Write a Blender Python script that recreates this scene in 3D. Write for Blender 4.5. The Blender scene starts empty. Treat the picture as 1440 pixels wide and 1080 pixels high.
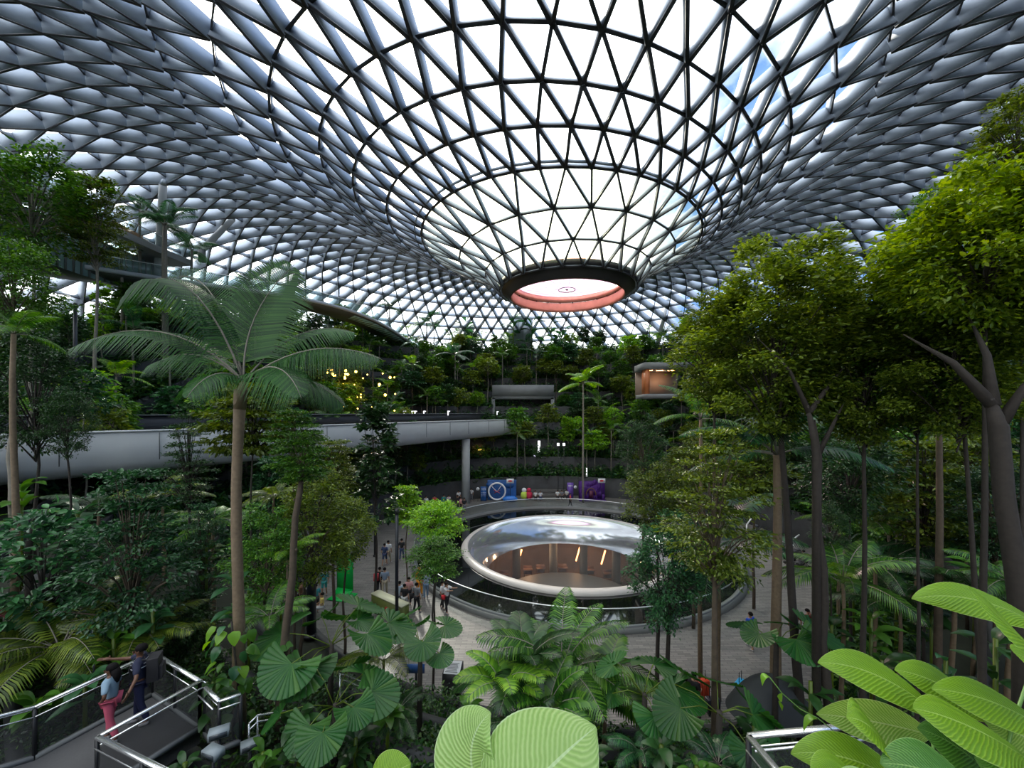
import bpy, math, random
import numpy as np
from mathutils import Vector, Matrix
random.seed(7); RNG = np.random.default_rng(7)
S = bpy.context.scene
COL = S.collection
PI = math.pi
# ---------------------------------------------------------------- camera, sky, sun, exposure
F = 542.0; HZ = 580.0; CAMZ = 11.2
cam = bpy.data.cameras.new('camera'); camo = bpy.data.objects.new('camera', cam); COL.objects.link(camo)
cam.sensor_width = 36.0; cam.lens = 36.0 * F / 1440.0; cam.shift_y = 40.0 / 1440.0
cam.clip_start = 0.05; cam.clip_end = 600
camo.location = (0, 0, CAMZ); camo.rotation_euler = (PI / 2, 0, 0)
S.camera = camo
S.view_settings.view_transform = 'Standard'; S.view_settings.look = 'None'
S.view_settings.gamma = 1.0; S.view_settings.exposure = 0.13
try: S.view_settings.use_curve_mapping = False
except Exception: pass
S.cycles.use_denoising = True
S.cycles.max_bounces = 7; S.cycles.diffuse_bounces = 3; S.cycles.glossy_bounces = 3
S.cycles.transmission_bounces = 4; S.cycles.transparent_max_bounces = 12
S.cycles.sample_clamp_indirect = 6.0

SUN_DIR = Vector((-0.40, 1.0, 0.74)).normalized()
W = bpy.data.worlds.new('sky'); S.world = W; W.use_nodes = True
nt = W.node_tree; nt.nodes.clear()
def N(nt, t, **k):
    n = nt.nodes.new(t)
    for a, b in k.items(): setattr(n, a, b)
    return n
out = N(nt, 'ShaderNodeOutputWorld'); bg = N(nt, 'ShaderNodeBackground'); tc = N(nt, 'ShaderNodeTexCoord')
noise = N(nt, 'ShaderNodeTexNoise'); noise.inputs['Scale'].default_value = 4.5; noise.inputs['Detail'].default_value = 6
mp = N(nt, 'ShaderNodeMapping'); mp.inputs['Scale'].default_value = (1, 1, 1.6)
nt.links.new(tc.outputs['Generated'], mp.inputs[0]); nt.links.new(mp.outputs[0], noise.inputs['Vector'])
sep = N(nt, 'ShaderNodeSeparateXYZ'); nt.links.new(tc.outputs['Generated'], sep.inputs[0])
# more open blue towards the right, thick bright cloud elsewhere
def M(op, a, b, c=None, clamp=False, t=None):
    t = t or nt
    n = t.nodes.new('ShaderNodeMath'); n.operation = op; n.use_clamp = clamp
    for i, v in enumerate((a, b, c)):
        if v is None: continue
        if isinstance(v, (int, float)): n.inputs[i].default_value = v
        else: t.links.new(v, n.inputs[i])
    return n.outputs[0]
right = M('MULTIPLY_ADD', sep.outputs[0], 3.4, -0.60)
cl = M('SUBTRACT', M('MULTIPLY_ADD', noise.outputs[0], 3.4, -1.05), right)
cl = M('MULTIPLY_ADD', cl, 1.0, 0.45, clamp=True)
mix = N(nt, 'ShaderNodeMix', data_type='RGBA'); nt.links.new(cl, mix.inputs[0])
mix.inputs[6].default_value = (0.17, 0.33, 0.66, 1); mix.inputs[7].default_value = (2.1, 2.15, 2.2, 1)
dp = N(nt, 'ShaderNodeVectorMath', operation='DOT_PRODUCT'); nt.links.new(tc.outputs['Generated'], dp.inputs[0]); dp.inputs[1].default_value = SUN_DIR
glow = M('POWER', M('MAXIMUM', dp.outputs['Value'], 0.0), 60.0)
glow = M('MULTIPLY', glow, 5.0)
add = N(nt, 'ShaderNodeMix', data_type='RGBA', blend_type='ADD'); add.inputs[0].default_value = 1.0
gl = N(nt, 'ShaderNodeMix', data_type='RGBA', blend_type='MULTIPLY'); gl.inputs[0].default_value = 1.0
gl.inputs[6].default_value = (1.0, 0.86, 0.66, 1); nt.links.new(glow, gl.inputs[7])
nt.links.new(mix.outputs[2], add.inputs[6]); nt.links.new(gl.outputs[2], add.inputs[7])
low = M('MULTIPLY_ADD', sep.outputs[2], 14.0, 0.5, clamp=True)
gm = N(nt, 'ShaderNodeMix', data_type='RGBA'); nt.links.new(low, gm.inputs[0])
gm.inputs[6].default_value = (0.10, 0.11, 0.10, 1); nt.links.new(add.outputs[2], gm.inputs[7])
nt.links.new(gm.outputs[2], bg.inputs[0]); bg.inputs[1].default_value = 1.55
nt.links.new(bg.outputs[0], out.inputs[0])
sl = bpy.data.lights.new('sun', 'SUN'); so = bpy.data.objects.new('sun', sl); COL.objects.link(so)
sl.energy = 5.5; sl.angle = math.radians(5); sl.color = (1.0, 0.93, 0.80)
so.rotation_euler = SUN_DIR.to_track_quat('Z', 'Y').to_euler(); so.location = (-30, 60, 70)

# ---------------------------------------------------------------- helpers
def PX(px, py, D): return Vector(((px - 720.0) * D / F, D, CAMZ + (HZ - py) * D / F))
def XD(px, D): return (px - 720.0) * D / F
MATS = {}
def mat(name, col, rough=0.6, metal=0.0, spec=0.5, noise=None, emit=None, trans=0.0, vary=0.0, bump=None, alpha=None):
    if name in MATS: return MATS[name]
    m = bpy.data.materials.new(name); m.use_nodes = True; t = m.node_tree; b = t.nodes['Principled BSDF']
    b.inputs['Base Color'].default_value = (*col, 1); b.inputs['Roughness'].default_value = rough
    b.inputs['Metallic'].default_value = metal; b.inputs['Specular IOR Level'].default_value = spec
    csock = None
    if noise:
        sc, amt = noise
        tx = N(t, 'ShaderNodeTexNoise'); tx.inputs['Scale'].default_value = sc; tx.inputs['Detail'].default_value = 5
        co = N(t, 'ShaderNodeTexCoord'); t.links.new(co.outputs['Object'], tx.inputs['Vector'])
        mx = N(t, 'ShaderNodeMix', data_type='RGBA'); t.links.new(tx.outputs[0], mx.inputs[0])
        mx.inputs[6].default_value = tuple(max(0, c * (1 - amt)) for c in col) + (1,)
        mx.inputs[7].default_value = tuple(min(1, c * (1 + amt)) for c in col) + (1,)
        csock = mx.outputs[2]; t.links.new(csock, b.inputs['Base Color'])
        if bump:
            bp = N(t, 'ShaderNodeBump'); bp.inputs['Strength'].default_value = bump
            t.links.new(tx.outputs[0], bp.inputs['Height']); t.links.new(bp.outputs[0], b.inputs['Normal'])
    if vary:
        gi = N(t, 'ShaderNodeNewGeometry'); oi = N(t, 'ShaderNodeObjectInfo')
        hs = N(t, 'ShaderNodeHueSaturation')
        if csock: t.links.new(csock, hs.inputs['Color'])
        else: hs.inputs['Color'].default_value = (*col, 1)
        v = M('MULTIPLY_ADD', gi.outputs['Random Per Island'], vary * 1.6, 1 - vary * .8, t=t)
        v2 = M('MULTIPLY_ADD', oi.outputs['Random'], 0.5, 0.75, t=t)
        t.links.new(M('MULTIPLY', v, v2, t=t), hs.inputs['Value'])
        t.links.new(M('MULTIPLY_ADD', gi.outputs['Random Per Island'], -0.05, 0.525, t=t), hs.inputs['Hue'])
        csock = hs.outputs[0]; t.links.new(csock, b.inputs['Base Color'])
    if emit:
        b.inputs['Emission Color'].default_value = (*emit[0], 1); b.inputs['Emission Strength'].default_value = emit[1]
    if trans:
        tr = N(t, 'ShaderNodeBsdfTranslucent'); mxs = N(t, 'ShaderNodeMixShader'); mxs.inputs[0].default_value = trans
        hs2 = N(t, 'ShaderNodeHueSaturation'); hs2.inputs['Value'].default_value = 1.7; hs2.inputs['Saturation'].default_value = 1.1; hs2.inputs['Hue'].default_value = 0.485
        if csock: t.links.new(csock, hs2.inputs['Color'])
        else: hs2.inputs['Color'].default_value = (*col, 1)
        t.links.new(hs2.outputs[0], tr.inputs[0])
        t.links.new(b.outputs[0], mxs.inputs[1]); t.links.new(tr.outputs[0], mxs.inputs[2])
        t.links.new(mxs.outputs[0], t.nodes['Material Output'].inputs[0])
    MATS[name] = m; return m
def glassmat(name, tint, gloss=0.08, rough=0.02, milky=0.0, mcol=(.5, .5, .5), fres=None):
    m = bpy.data.materials.new(name); m.use_nodes = True; t = m.node_tree; t.nodes.clear()
    o = N(t, 'ShaderNodeOutputMaterial'); a = N(t, 'ShaderNodeBsdfTransparent'); a.inputs[0].default_value = (*tint, 1)
    g = N(t, 'ShaderNodeBsdfGlossy'); g.inputs['Roughness'].default_value = rough
    x = N(t, 'ShaderNodeMixShader'); x.inputs[0].default_value = gloss
    if fres:
        fr = N(t, 'ShaderNodeFresnel'); fr.inputs[0].default_value = fres; t.links.new(fr.outputs[0], x.inputs[0])
    t.links.new(a.outputs[0], x.inputs[1]); t.links.new(g.outputs[0], x.inputs[2]); last = x.outputs[0]
    if milky:
        d = N(t, 'ShaderNodeBsdfDiffuse'); d.inputs[0].default_value = (*mcol, 1)
        y = N(t, 'ShaderNodeMixShader'); y.inputs[0].default_value = milky
        t.links.new(last, y.inputs[1]); t.links.new(d.outputs[0], y.inputs[2]); last = y.outputs[0]
    t.links.new(last, o.inputs[0]); MATS[name] = m; return m

class MB:
    """collects geometry; build() links it as ONE mesh object"""
    def __init__(s): s.v = []; s.f = []; s.mi = []; s.n = 0; s.uv = None
    def add(s, verts, faces, mi=0):
        b = s.n; s.v.append(np.asarray(verts, dtype=np.float64).reshape(-1, 3)); s.n += len(s.v[-1])
        for f in faces: s.f.append(tuple(i + b for i in f)); s.mi.append(mi)
        return b
    def addq(s, verts, quads, mi=0):
        s.add(verts, np.asarray(quads).tolist(), mi)
    def box(s, c, d, mi=0, rz=0.0):
        x, y, z = (q / 2 for q in d); vs = []
        cr, sr = math.cos(rz), math.sin(rz)
        for sx, sy, sz in ((-1,-1,-1),(1,-1,-1),(1,1,-1),(-1,1,-1),(-1,-1,1),(1,-1,1),(1,1,1),(-1,1,1)):
            a, b = sx * x, sy * y
            vs.append((c[0] + a * cr - b * sr, c[1] + a * sr + b * cr, c[2] + sz * z))
        s.add(vs, [(0,3,2,1),(4,5,6,7),(0,1,5,4),(1,2,6,5),(2,3,7,6),(3,0,4,7)], mi)
    def beam(s, p, q, w, h, mi=0, up=Vector((0, 0, 1)), off=0.0):
        """box along p->q; h measured along up, top face at off above the line"""
        p = Vector(p); q = Vector(q); d = (q - p).normalized(); sd = d.cross(up)
        if sd.length < 1e-5: sd = Vector((1, 0, 0))
        sd.normalize(); u = sd.cross(d).normalized(); a = sd * (w / 2); t = u * off; b = u * (off - h)
        s.add([p-a+b, p+a+b, p+a+t, p-a+t, q-a+b, q+a+b, q+a+t, q-a+t],
              [(0,1,2,3),(7,6,5,4),(0,4,5,1),(1,5,6,2),(2,6,7,3),(3,7,4,0)], mi)
    def tube(s, pts, r, seg=8, mi=0, cap=True):
        pts = [Vector(p) for p in pts]; n = len(pts); r = [r] * n if isinstance(r, (int, float)) else r
        vs = []; ref = None
        for i, p in enumerate(pts):
            d = (pts[min(i + 1, n - 1)] - pts[max(i - 1, 0)]).normalized()
            if ref is None:
                ref = Vector((0, 0, 1)) if abs(d.z) < .9 else Vector((1, 0, 0))
            a = d.cross(ref).normalized(); b = a.cross(d).normalized(); ref = b
            for k in range(seg):
                t = 2 * PI * k / seg; vs.append(p + (a * math.cos(t) + b * math.sin(t)) * r[i])
        fs = [(i*seg+k, i*seg+(k+1) % seg, (i+1)*seg+(k+1) % seg, (i+1)*seg+k) for i in range(n-1) for k in range(seg)]
        if cap: fs += [tuple(range(seg))[::-1], tuple((n-1)*seg+k for k in range(seg))]
        s.add(vs, fs, mi)
    def lathe(s, prof, c=(0, 0), seg=64, mi=0, a0=0.0, a1=2*PI, close=True):
        full = abs(a1 - a0 - 2*PI) < 1e-6; m = seg if full else seg + 1; vs = []
        for k in range(m):
            t = a0 + (a1 - a0) * k / seg
            for r, z in prof: vs.append((c[0] + r*math.cos(t), c[1] + r*math.sin(t), z))
        n = len(prof); fs = []
        for k in range(seg):
            k2 = (k + 1) % m
            for i in range(n - 1): fs.append((k*n+i, k2*n+i, k2*n+i+1, k*n+i+1))
        s.add(vs, fs, mi)
    def sphere(s, c, r, seg=10, rings=6, mi=0, sc=(1, 1, 1), zmin=-1):
        vs = []; fs = []
        for i in range(rings + 1):
            ph = -PI/2 + PI * i / rings
            for k in range(seg):
                t = 2*PI*k/seg
                vs.append((c[0]+r*sc[0]*math.cos(ph)*math.cos(t), c[1]+r*sc[1]*math.cos(ph)*math.sin(t), c[2]+r*sc[2]*max(zmin, math.sin(ph))))
        for i in range(rings):
            for k in range(seg): fs.append((i*seg+k, i*seg+(k+1) % seg, (i+1)*seg+(k+1) % seg, (i+1)*seg+k))
        s.add(vs, fs, mi)
    def mesh(s, name, mats, smooth=False):
        V = np.concatenate(s.v) if s.v else np.zeros((0, 3)); me = bpy.data.meshes.new(name)
        fl = np.fromiter((len(f) for f in s.f), dtype=np.int32, count=len(s.f))
        li = np.fromiter((i for f in s.f for i in f), dtype=np.int32, count=int(fl.sum()))
        setmesh(me, V, li, fl)
        for m in (mats if isinstance(mats, (list, tuple)) else [mats]): me.materials.append(m)
        if any(s.mi): me.polygons.foreach_set('material_index', np.array(s.mi, dtype=np.int32))
        if smooth: me.polygons.foreach_set('use_smooth', np.ones(len(s.f), dtype=bool))
        me.update(); return me
    def build(s, name, mats, parent=None, smooth=False, loc=None):
        return link(name, s.mesh(name, mats, smooth), parent, loc)
def setmesh(me, V, li, fl):
    me.vertices.add(len(V)); me.vertices.foreach_set('co', np.ascontiguousarray(V, dtype=np.float32).ravel())
    me.loops.add(len(li)); me.loops.foreach_set('vertex_index', np.ascontiguousarray(li, dtype=np.int32))
    me.polygons.add(len(fl)); st = np.zeros(len(fl), dtype=np.int32); st[1:] = np.cumsum(fl)[:-1]
    me.polygons.foreach_set('loop_start', st)
    try: me.polygons.foreach_set('loop_total', np.asarray(fl, dtype=np.int32))
    except Exception: pass
    me.update(calc_edges=True)
def link(name, me, parent=None, loc=None):
    o = bpy.data.objects.new(name, me); COL.objects.link(o)
    if parent: o.parent = parent
    if loc is not None: o.location = loc
    return o
def tag(o, label=None, cat=None, group=None, kind=None):
    if label: o['label'] = label
    if cat: o['category'] = cat
    if group: o['group'] = group
    if kind: o['kind'] = kind
    return o
def thing(name, label, cat, loc=(0, 0, 0), rz=0.0, group=None, kind=None):
    o = bpy.data.objects.new(name, None); COL.objects.link(o); o.location = loc; o.rotation_euler = (0, 0, rz); o.empty_display_size = .2
    return tag(o, label, cat, group, kind)
def struct(o): o['kind'] = 'structure'; return o
def setmat(o, m, i=0):
    o.material_slots[i].link = 'OBJECT'; o.material_slots[i].material = m

# ---------------------------------------------------------------- materials
STEEL = mat('painted_steel', (0.40, 0.455, 0.53), 0.5, spec=0.3)
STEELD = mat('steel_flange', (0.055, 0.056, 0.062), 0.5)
GLASS = glassmat('roof_glass', (0.95, 0.97, 0.98), 0.07)
GLASSY = glassmat('funnel_glass', (0.97, 0.98, 0.80), 0.08)
TUBEM = mat('white_steel_tube', (0.42, 0.44, 0.46), 0.4)
STONE = mat('dark_terrace_stone', (0.030, 0.032, 0.034), 0.75, noise=(1.6, 0.55), bump=0.3)
SOIL = mat('planting_soil', (0.018, 0.022, 0.012), 0.9, noise=(3.0, .5))
CONC = mat('pale_concrete', (0.33, 0.35, 0.35), 0.6, noise=(0.8, .12))
CONCD = mat('grey_concrete', (0.15, 0.16, 0.165), 0.7, noise=(1.0, .2))
DARK = mat('charcoal_metal', (0.012, 0.013, 0.015), 0.45)
RAILM = mat('brushed_steel_rail', (0.75, 0.77, 0.78), 0.28, metal=0.85)
BARK = mat('brown_bark', (0.075, 0.055, 0.036), 0.85, noise=(9.0, .5), bump=.5)
BARKP = mat('pale_bark', (0.17, 0.155, 0.125), 0.8, noise=(9.0, .4), bump=.4)
BARKD = mat('dark_bark', (0.030, 0.024, 0.019), 0.85, noise=(12.0, .5), bump=.5)
BARKR = mat('ringed_palm_bark', (0.16, 0.115, 0.07), 0.8, noise=(14.0, .45), bump=.5)
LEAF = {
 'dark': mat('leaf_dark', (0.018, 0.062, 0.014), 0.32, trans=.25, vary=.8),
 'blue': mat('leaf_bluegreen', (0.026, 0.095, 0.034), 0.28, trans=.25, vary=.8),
 'mid': mat('leaf_mid', (0.050, 0.150, 0.016), 0.33, trans=.33, vary=.8),
 'olive': mat('leaf_olive', (0.095, 0.150, 0.016), 0.33, trans=.38, vary=.8),
 'bright': mat('leaf_bright', (0.14, 0.31, 0.025), 0.38, trans=.42, vary=.6),
 'yellow': mat('leaf_yellowgreen', (0.155, 0.255, 0.014), 0.38, trans=.42, vary=.7),
 'red': mat('leaf_wine', (0.16, 0.018, 0.030), 0.45, trans=.2, vary=.3),
}

# ---------------------------------------------------------------- the roof: a funnel that swells into a ring-shaped dome
CY = 32.3
HR = [(5.5,10.25),(6.6,11.65),(8.6,12.75),(10.9,13.8),(12.7,14.75),(14.3,15.6),(15.8,16.85),(17.9,18.0),(20.2,18.95),(22.5,19.55),(25,19.95),(27.5,20.05),(30,19.9),(32.5,19.5),(35,18.7),(38,17.3),(41,15.6),(44,13.4),(47,10.8),(50,7.8),(53,4.0),(56,-.5),(58.5,-6)]
CXR = [(5.5,4.6),(8.6,4.3),(10.9,3.7),(15.8,1.75),(17.9,1.0),(20.2,.6),(23,0),(70,0)]
TR = [(5.5,0),(8.6,0),(10.9,.03),(15.8,.09),(20.2,.08),(26,.05),(34,.02),(42,0),(70,0)]
def itp(tab, r):
    return float(np.interp(r, [a for a, b in tab], [b for a, b in tab]))
def roof(r, th):
    cx = itp(CXR, r); x = cx + r*math.cos(th); return Vector((x, CY + r*math.sin(th), CAMZ + itp(HR, r) - itp(TR, r)*(x - cx)))
def roofn(r, th):
    a = roof(r+.3, th) - roof(max(5.5, r-.3), th); b = roof(r, th+.03) - roof(r, th-.03)
    n = a.cross(b).normalized()
    return n if n.z > 0 or r > 54 else -n
rings = []      # (r, count, phase)
for i, r in enumerate((5.5, 6.6, 8.6)): rings.append((r, 24, .5*(i % 2)))
# 24 -> 48 at the double ring, 48 -> 96 further out
rad = [10.9, 12.7, 14.3, 15.8, 17.9, 20.2, 22.5, 25, 27.5, 30, 32.5, 35, 37.6, 40.2, 42.8, 45.4, 48, 50.5, 53, 55.5, 58]
roofo = thing('ceiling', None, None, (0, 0, 0)); struct(roofo)
nodes = []; prev = None
spec = [(5.5,24,0.0),(6.6,24,.5),(8.6,24,0.0)]
ph48 = .5; spec.append((10.9,48,0.0))
p = 0.0
for r in rad[1:6]:
    p += .5; spec.append((r, 48, p))
p96 = p*2
for k, r in enumerate(rad[6:]):
    spec.append((r, 96, p96 + .5*k))
PH = 0.065
def node(i, j):
    r, n, ph = spec[i]; th = 2*PI*(j + ph)/n + PH; return roof(r, th), roofn(r, th)
lat = MB(); ringm = MB(); glass = MB()
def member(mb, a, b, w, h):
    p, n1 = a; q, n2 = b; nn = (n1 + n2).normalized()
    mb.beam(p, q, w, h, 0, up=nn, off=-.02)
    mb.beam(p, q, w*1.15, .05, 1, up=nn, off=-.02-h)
for i in range(len(spec)):
    r, n, ph = spec[i]
    w = .11 if r < 10 else (.15 if r < 19 else .085); h = .28 if r < 10 else min(1.25, .36 + (r-10.9)*.068)
    for j in range(n):
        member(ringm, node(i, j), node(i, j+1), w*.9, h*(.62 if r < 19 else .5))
    if i == len(spec) - 1: break
    r2, n2, ph2 = spec[i+1]
    for j in range(n):
        a = node(i, j)
        if n2 == n:
            d = ph2 - ph        # +.5
            k0 = j if d > 0 else j
            for kk in ((j, j-1) if d > 0 else (j, j+1)):
                member(lat, a, node(i+1, kk), w, h)
            A, B = (node(i+1, j-1)[0], node(i+1, j)[0]) if d > 0 else (node(i+1, j)[0], node(i+1, j+1)[0])
            a0 = a[0]; a1 = node(i, j+1)[0]
            gm_ = 1 if r < 10.8 else 0
            glass.add([a0, B, A], [(0, 1, 2)], gm_)
            glass.add([a0, a1, B] if d > 0 else [node(i, j-1)[0], a0, A], [(0, 1, 2)], gm_)
        else:
            # the next ring has twice the nodes: one node straight above, two beside it
            c = round((j + ph)*2 - ph2)
            for kk in (c-1, c, c+1): member(lat, a, node(i+1, kk), w*.92, h)
            gm_ = 1 if r < 10.8 else 0
            for kk in (c-1, c): glass.add([a[0], node(i+1, kk+1)[0], node(i+1, kk)[0]], [(0, 1, 2)], gm_)
            glass.add([a[0], node(i, j+1)[0], node(i+1, c+1)[0]], [(0, 1, 2)], gm_)
# second hoop just inside the double ring
for j in range(48):
    th0 = 2*PI*j/48 + PH; th1 = 2*PI*(j+1)/48 + PH
    ringm.beam(roof(11.35, th0) + Vector((0, 0, -.3)), roof(11.35, th1) + Vector((0, 0, -.3)), .09, .14, 0)
lat.build('steel_lattice', [STEEL, STEELD], roofo)
ringm.build('ring_beams', [STEEL, STEELD], roofo)
tag(glass.build('glass_panes', [GLASS, GLASSY], roofo), 'triangular clear glass panes')

# oculus at the foot of the funnel
OC = (4.6, CY)
oc = thing('oculus', 'dark round rim with a pink glowing skylight at the foot of the glass funnel', 'skylight', (OC[0], OC[1], CAMZ+9.7))
COPPER = mat('copper_lining', (0.62, 0.30, 0.19), 0.35, metal=.5, noise=(2.0, .25))
z0 = 0.0
m = MB(); m.lathe([(4.72,-.05),(5.2,.25),(5.62,.62),(5.66,.95),(5.4,1.0),(4.72,.5),(4.72,-.05)], seg=72)
m.build('rim', mat('dark_bronze', (.030,.028,.027), .5), oc, smooth=True)
m = MB(); m.lathe([(4.70,-.12),(4.66,-.12),(4.62,0.1),(4.62,.75)], seg=72); m.lathe([(4.62,.78),(4.50,.80),(4.50,1.35),(4.7,1.4),(5.3,.98)], seg=72)
m.build('copper_lining', COPPER, oc, smooth=True)
m = MB()
for k in range(24):
    t = 2*PI*k/24; m.box((4.53*math.cos(t), 4.53*math.sin(t), .95), (.05, .07, .5), 0, t)
tag(m.build('bracket', DARK, oc), 'small dark brackets around the copper lining', kind='stuff')
# translucent pink cushion, seen from below
PINK = bpy.data.materials.new('pink_membrane'); PINK.use_nodes = True; t = PINK.node_tree; t.nodes.clear()
o_ = N(t, 'ShaderNodeOutputMaterial'); tl = N(t, 'ShaderNodeBsdfTranslucent'); tp = N(t, 'ShaderNodeBsdfTransparent'); mx = N(t, 'ShaderNodeMixShader')
wv = N(t, 'ShaderNodeTexNoise'); wv.inputs['Scale'].default_value = .8; cr = N(t, 'ShaderNodeMix', data_type='RGBA'); tcn = N(t, 'ShaderNodeTexCoord')
t.links.new(tcn.outputs['Object'], wv.inputs[0]); t.links.new(wv.outputs[0], cr.inputs[0]); cr.inputs[6].default_value = (.80,.52,.80,1); cr.inputs[7].default_value = (1.,.70,.74,1)
t.links.new(cr.outputs[2], tl.inputs[0]); t.links.new(cr.outputs[2], tp.inputs[0]); mx.inputs[0].default_value = .5
t.links.new(tl.outputs[0], mx.inputs[1]); t.links.new(tp.outputs[0], mx.inputs[2]); t.links.new(mx.outputs[0], o_.inputs[0])
m = MB(); m.lathe([(0.02,.62),(1.2,.68),(2.6,.9),(3.8,1.15),(4.5,1.33)], seg=72); mem = m.build('membrane', PINK, oc, smooth=True)
m = MB()
for k in range(24):
    t_ = 2*PI*k/24; c_, s_ = math.cos(t_), math.sin(t_)
    m.tube([(.7*c_,.7*s_,.63),(2.6*c_,2.6*s_,.87),(4.4*c_,4.4*s_,1.28)], .012, 5)
m.build('seam', mat('seam_film', (.35,.2,.3), .5), mem)
m = MB()
for rr in (.68, .1): m.tube([(rr*math.cos(2*PI*k/40), rr*math.sin(2*PI*k/40), .57) for k in range(41)], .035, 6)
m.build('hub_ring', DARK, oc)

# ---------------------------------------------------------------- the ground: a plaza inside a bowl of terraces
CX = 4.8
def kfac(x, y):
    d = Vector((x-CX, y-CY)); n = Vector((-4.8, -32.3))
    if d.length < .01: return 1.0
    a = math.degrees(abs(d.angle(n))); u = min(1, max(0, (a-48)/55.0)); u = u*u*(3-2*u)
    return .44 + .56*u
R0, DR, DZ, NL = 20.0, 2.1, 2.4, 9
def level(r): return 0 if r < R0 else min(NL, int((r-R0)/DR) + 1)
def capz(x, y):
    # the bed is lower around the viewing platform
    dx = np.maximum(np.maximum(-12.5-x, x+4.6), 0); dy = np.maximum(np.maximum(1.5-y, y-10.4), 0)
    return 3.3 + np.hypot(dx, dy)*1.6
def ground(x, y):
    r = math.hypot(x-CX, y-CY); return min(level(r)*DZ*kfac(x, y), float(capz(x, y)))
nseg = 144
tre = MB(); ris = MB()
for j in range(nseg):
    a0 = 2*PI*j/nseg; a1 = 2*PI*(j+1)/nseg
    for n_ in range(1, NL+1):
        r = R0 + (n_-1)*DR; r2 = R0 + n_*DR if n_ < NL else 57.5
        def pt(rr, a, lev, dz=0):
            x, y = CX + rr*math.cos(a), CY + rr*math.sin(a); return (x, y, min(lev*DZ*kfac(x, y), float(capz(x, y))) + dz)
        tre.add([pt(r+.25,a0,n_,-.12), pt(r+.25,a1,n_,-.12), pt(r2,a1,n_,-.12), pt(r2,a0,n_,-.12)], [(0,1,2,3)])
        ris.add([pt(r,a0,n_-1,-.15), pt(r,a1,n_-1,-.15), pt(r,a1,n_,.15), pt(r,a0,n_,.15), pt(r+.25,a1,n_,.15), pt(r+.25,a0,n_,.15), pt(r+.25,a1,n_,-.3), pt(r+.25,a0,n_,-.3)],
                [(0,1,2,3),(3,2,4,5),(5,4,6,7)])
fl = struct(tre.build('floor_terraces', SOIL)); wt = struct(ris.build('wall_terraces', STONE))
# paved plaza, with the opening for the bowl
PAVE = bpy.data.materials.new('plaza_paving'); PAVE.use_nodes = True; t = PAVE.node_tree; b = t.nodes['Principled BSDF']
co = N(t, 'ShaderNodeTexCoord'); br = N(t, 'ShaderNodeTexBrick'); br.inputs['Scale'].default_value = 1.0
br.inputs['Color1'].default_value = (.26,.245,.225,1); br.inputs['Color2'].default_value = (.14,.135,.125,1); br.inputs['Mortar'].default_value = (.09,.09,.085,1)
br.inputs['Brick Width'].default_value = .55; br.inputs['Row Height'].default_value = .13; br.inputs['Mortar Size'].default_value = .012; br.inputs['Bias'].default_value = -.2
t.links.new(co.outputs['Object'], br.inputs['Vector'])
nz = N(t, 'ShaderNodeTexNoise'); nz.inputs['Scale'].default_value = .5; nz.inputs['Detail'].default_value = 6; t.links.new(co.outputs['Object'], nz.inputs['Vector'])
mm = N(t, 'ShaderNodeMix', data_type='RGBA', blend_type='MULTIPLY'); mm.inputs[0].default_value = .5
t.links.new(br.outputs[0], mm.inputs[6]); t.links.new(nz.outputs[0], mm.inputs[7]); t.links.new(mm.outputs[2], b.inputs['Base Color']); b.inputs['Roughness'].default_value = .42
m = MB(); m.lathe([(12.85,0),(16,0),(20.2,0)], (CX, CY), 96); struct(m.build('floor', PAVE))

# ---------------------------------------------------------------- pool, clear bowl, balustrade
pool = thing('reflecting_pool', 'black ring-shaped reflecting pool around the clear bowl', 'pool', (CX, CY, 0))
m = MB(); m.lathe([(8.85,.06),(12.45,.06)], seg=96); m.build('water', mat('black_water', (.004,.005,.005), .03, spec=.9), pool)
m = MB(); m.lathe([(12.42,-.4),(12.42,.22),(12.9,.22),(12.92,0),(12.92,-.05)], seg=96); m.build('kerb', mat('kerb_stone', (.12,.125,.12), .5), pool)
m = MB(); m.lathe([(12.5,-.62),(8.8,-.62),(8.8,.05)], seg=96); m.build('basin', DARK, pool)
bal = thing('glass_balustrade', 'curved clear glass balustrade with steel handrail around the black pool', 'balustrade', (CX, CY, .22))
m = MB(); m.lathe([(12.62,0),(12.62,.92)], seg=96); m.lathe([(12.60,.92),(12.60,0)], seg=96); m.build('glass_panel', glassmat('rail_glass', (.86,.90,.90), .05), bal)
m = MB(); m.tube([(12.61*math.cos(2*PI*k/96), 12.61*math.sin(2*PI*k/96), .95) for k in range(97)], .032, 6, cap=False); m.build('handrail', RAILM, bal, smooth=True)
m = MB(); m.lathe([(12.55,-.02),(12.55,.07),(12.69,.07),(12.69,-.02)], seg=96); m.build('base_channel', CONCD, bal)
bowl = thing('vortex_bowl', 'wide clear acrylic bowl sunk in the middle of the black pool', 'bowl', (CX, CY, 0))
ACR = glassmat('acrylic', (.80,.74,.68), rough=.06, fres=1.9, milky=.13, mcol=(.55,.56,.56))
prof = [(6.86,-2.1),(6.78,-3.0),(6.73,-4.0),(6.7,-4.95)]
profu = [(8.6,.33),(8.25,.22),(7.9,-.02),(7.55,-.38),(7.25,-.85),(7.02,-1.4),(6.86,-2.1)]
m = MB(); m.lathe(profu, seg=128); m.build('bell_mouth', mat('silver_reflection_acrylic', (.62,.65,.68), .13, metal=.75, noise=(1.5,.12)), bowl, smooth=True)  # silver metal colour stands in for sky reflected on the clear acrylic
m = MB(); m.lathe(prof, seg=128); m.build('funnel', ACR, bowl, smooth=True)
m = MB(); m.lathe([(8.95,-.1),(9.0,.13),(8.86,.29),(8.62,.34),(8.45,.33),(8.44,.30)], seg=128); m.build('lip', mat('pale_stone_lip', (.52,.49,.45), .35), bowl, smooth=True)
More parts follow.
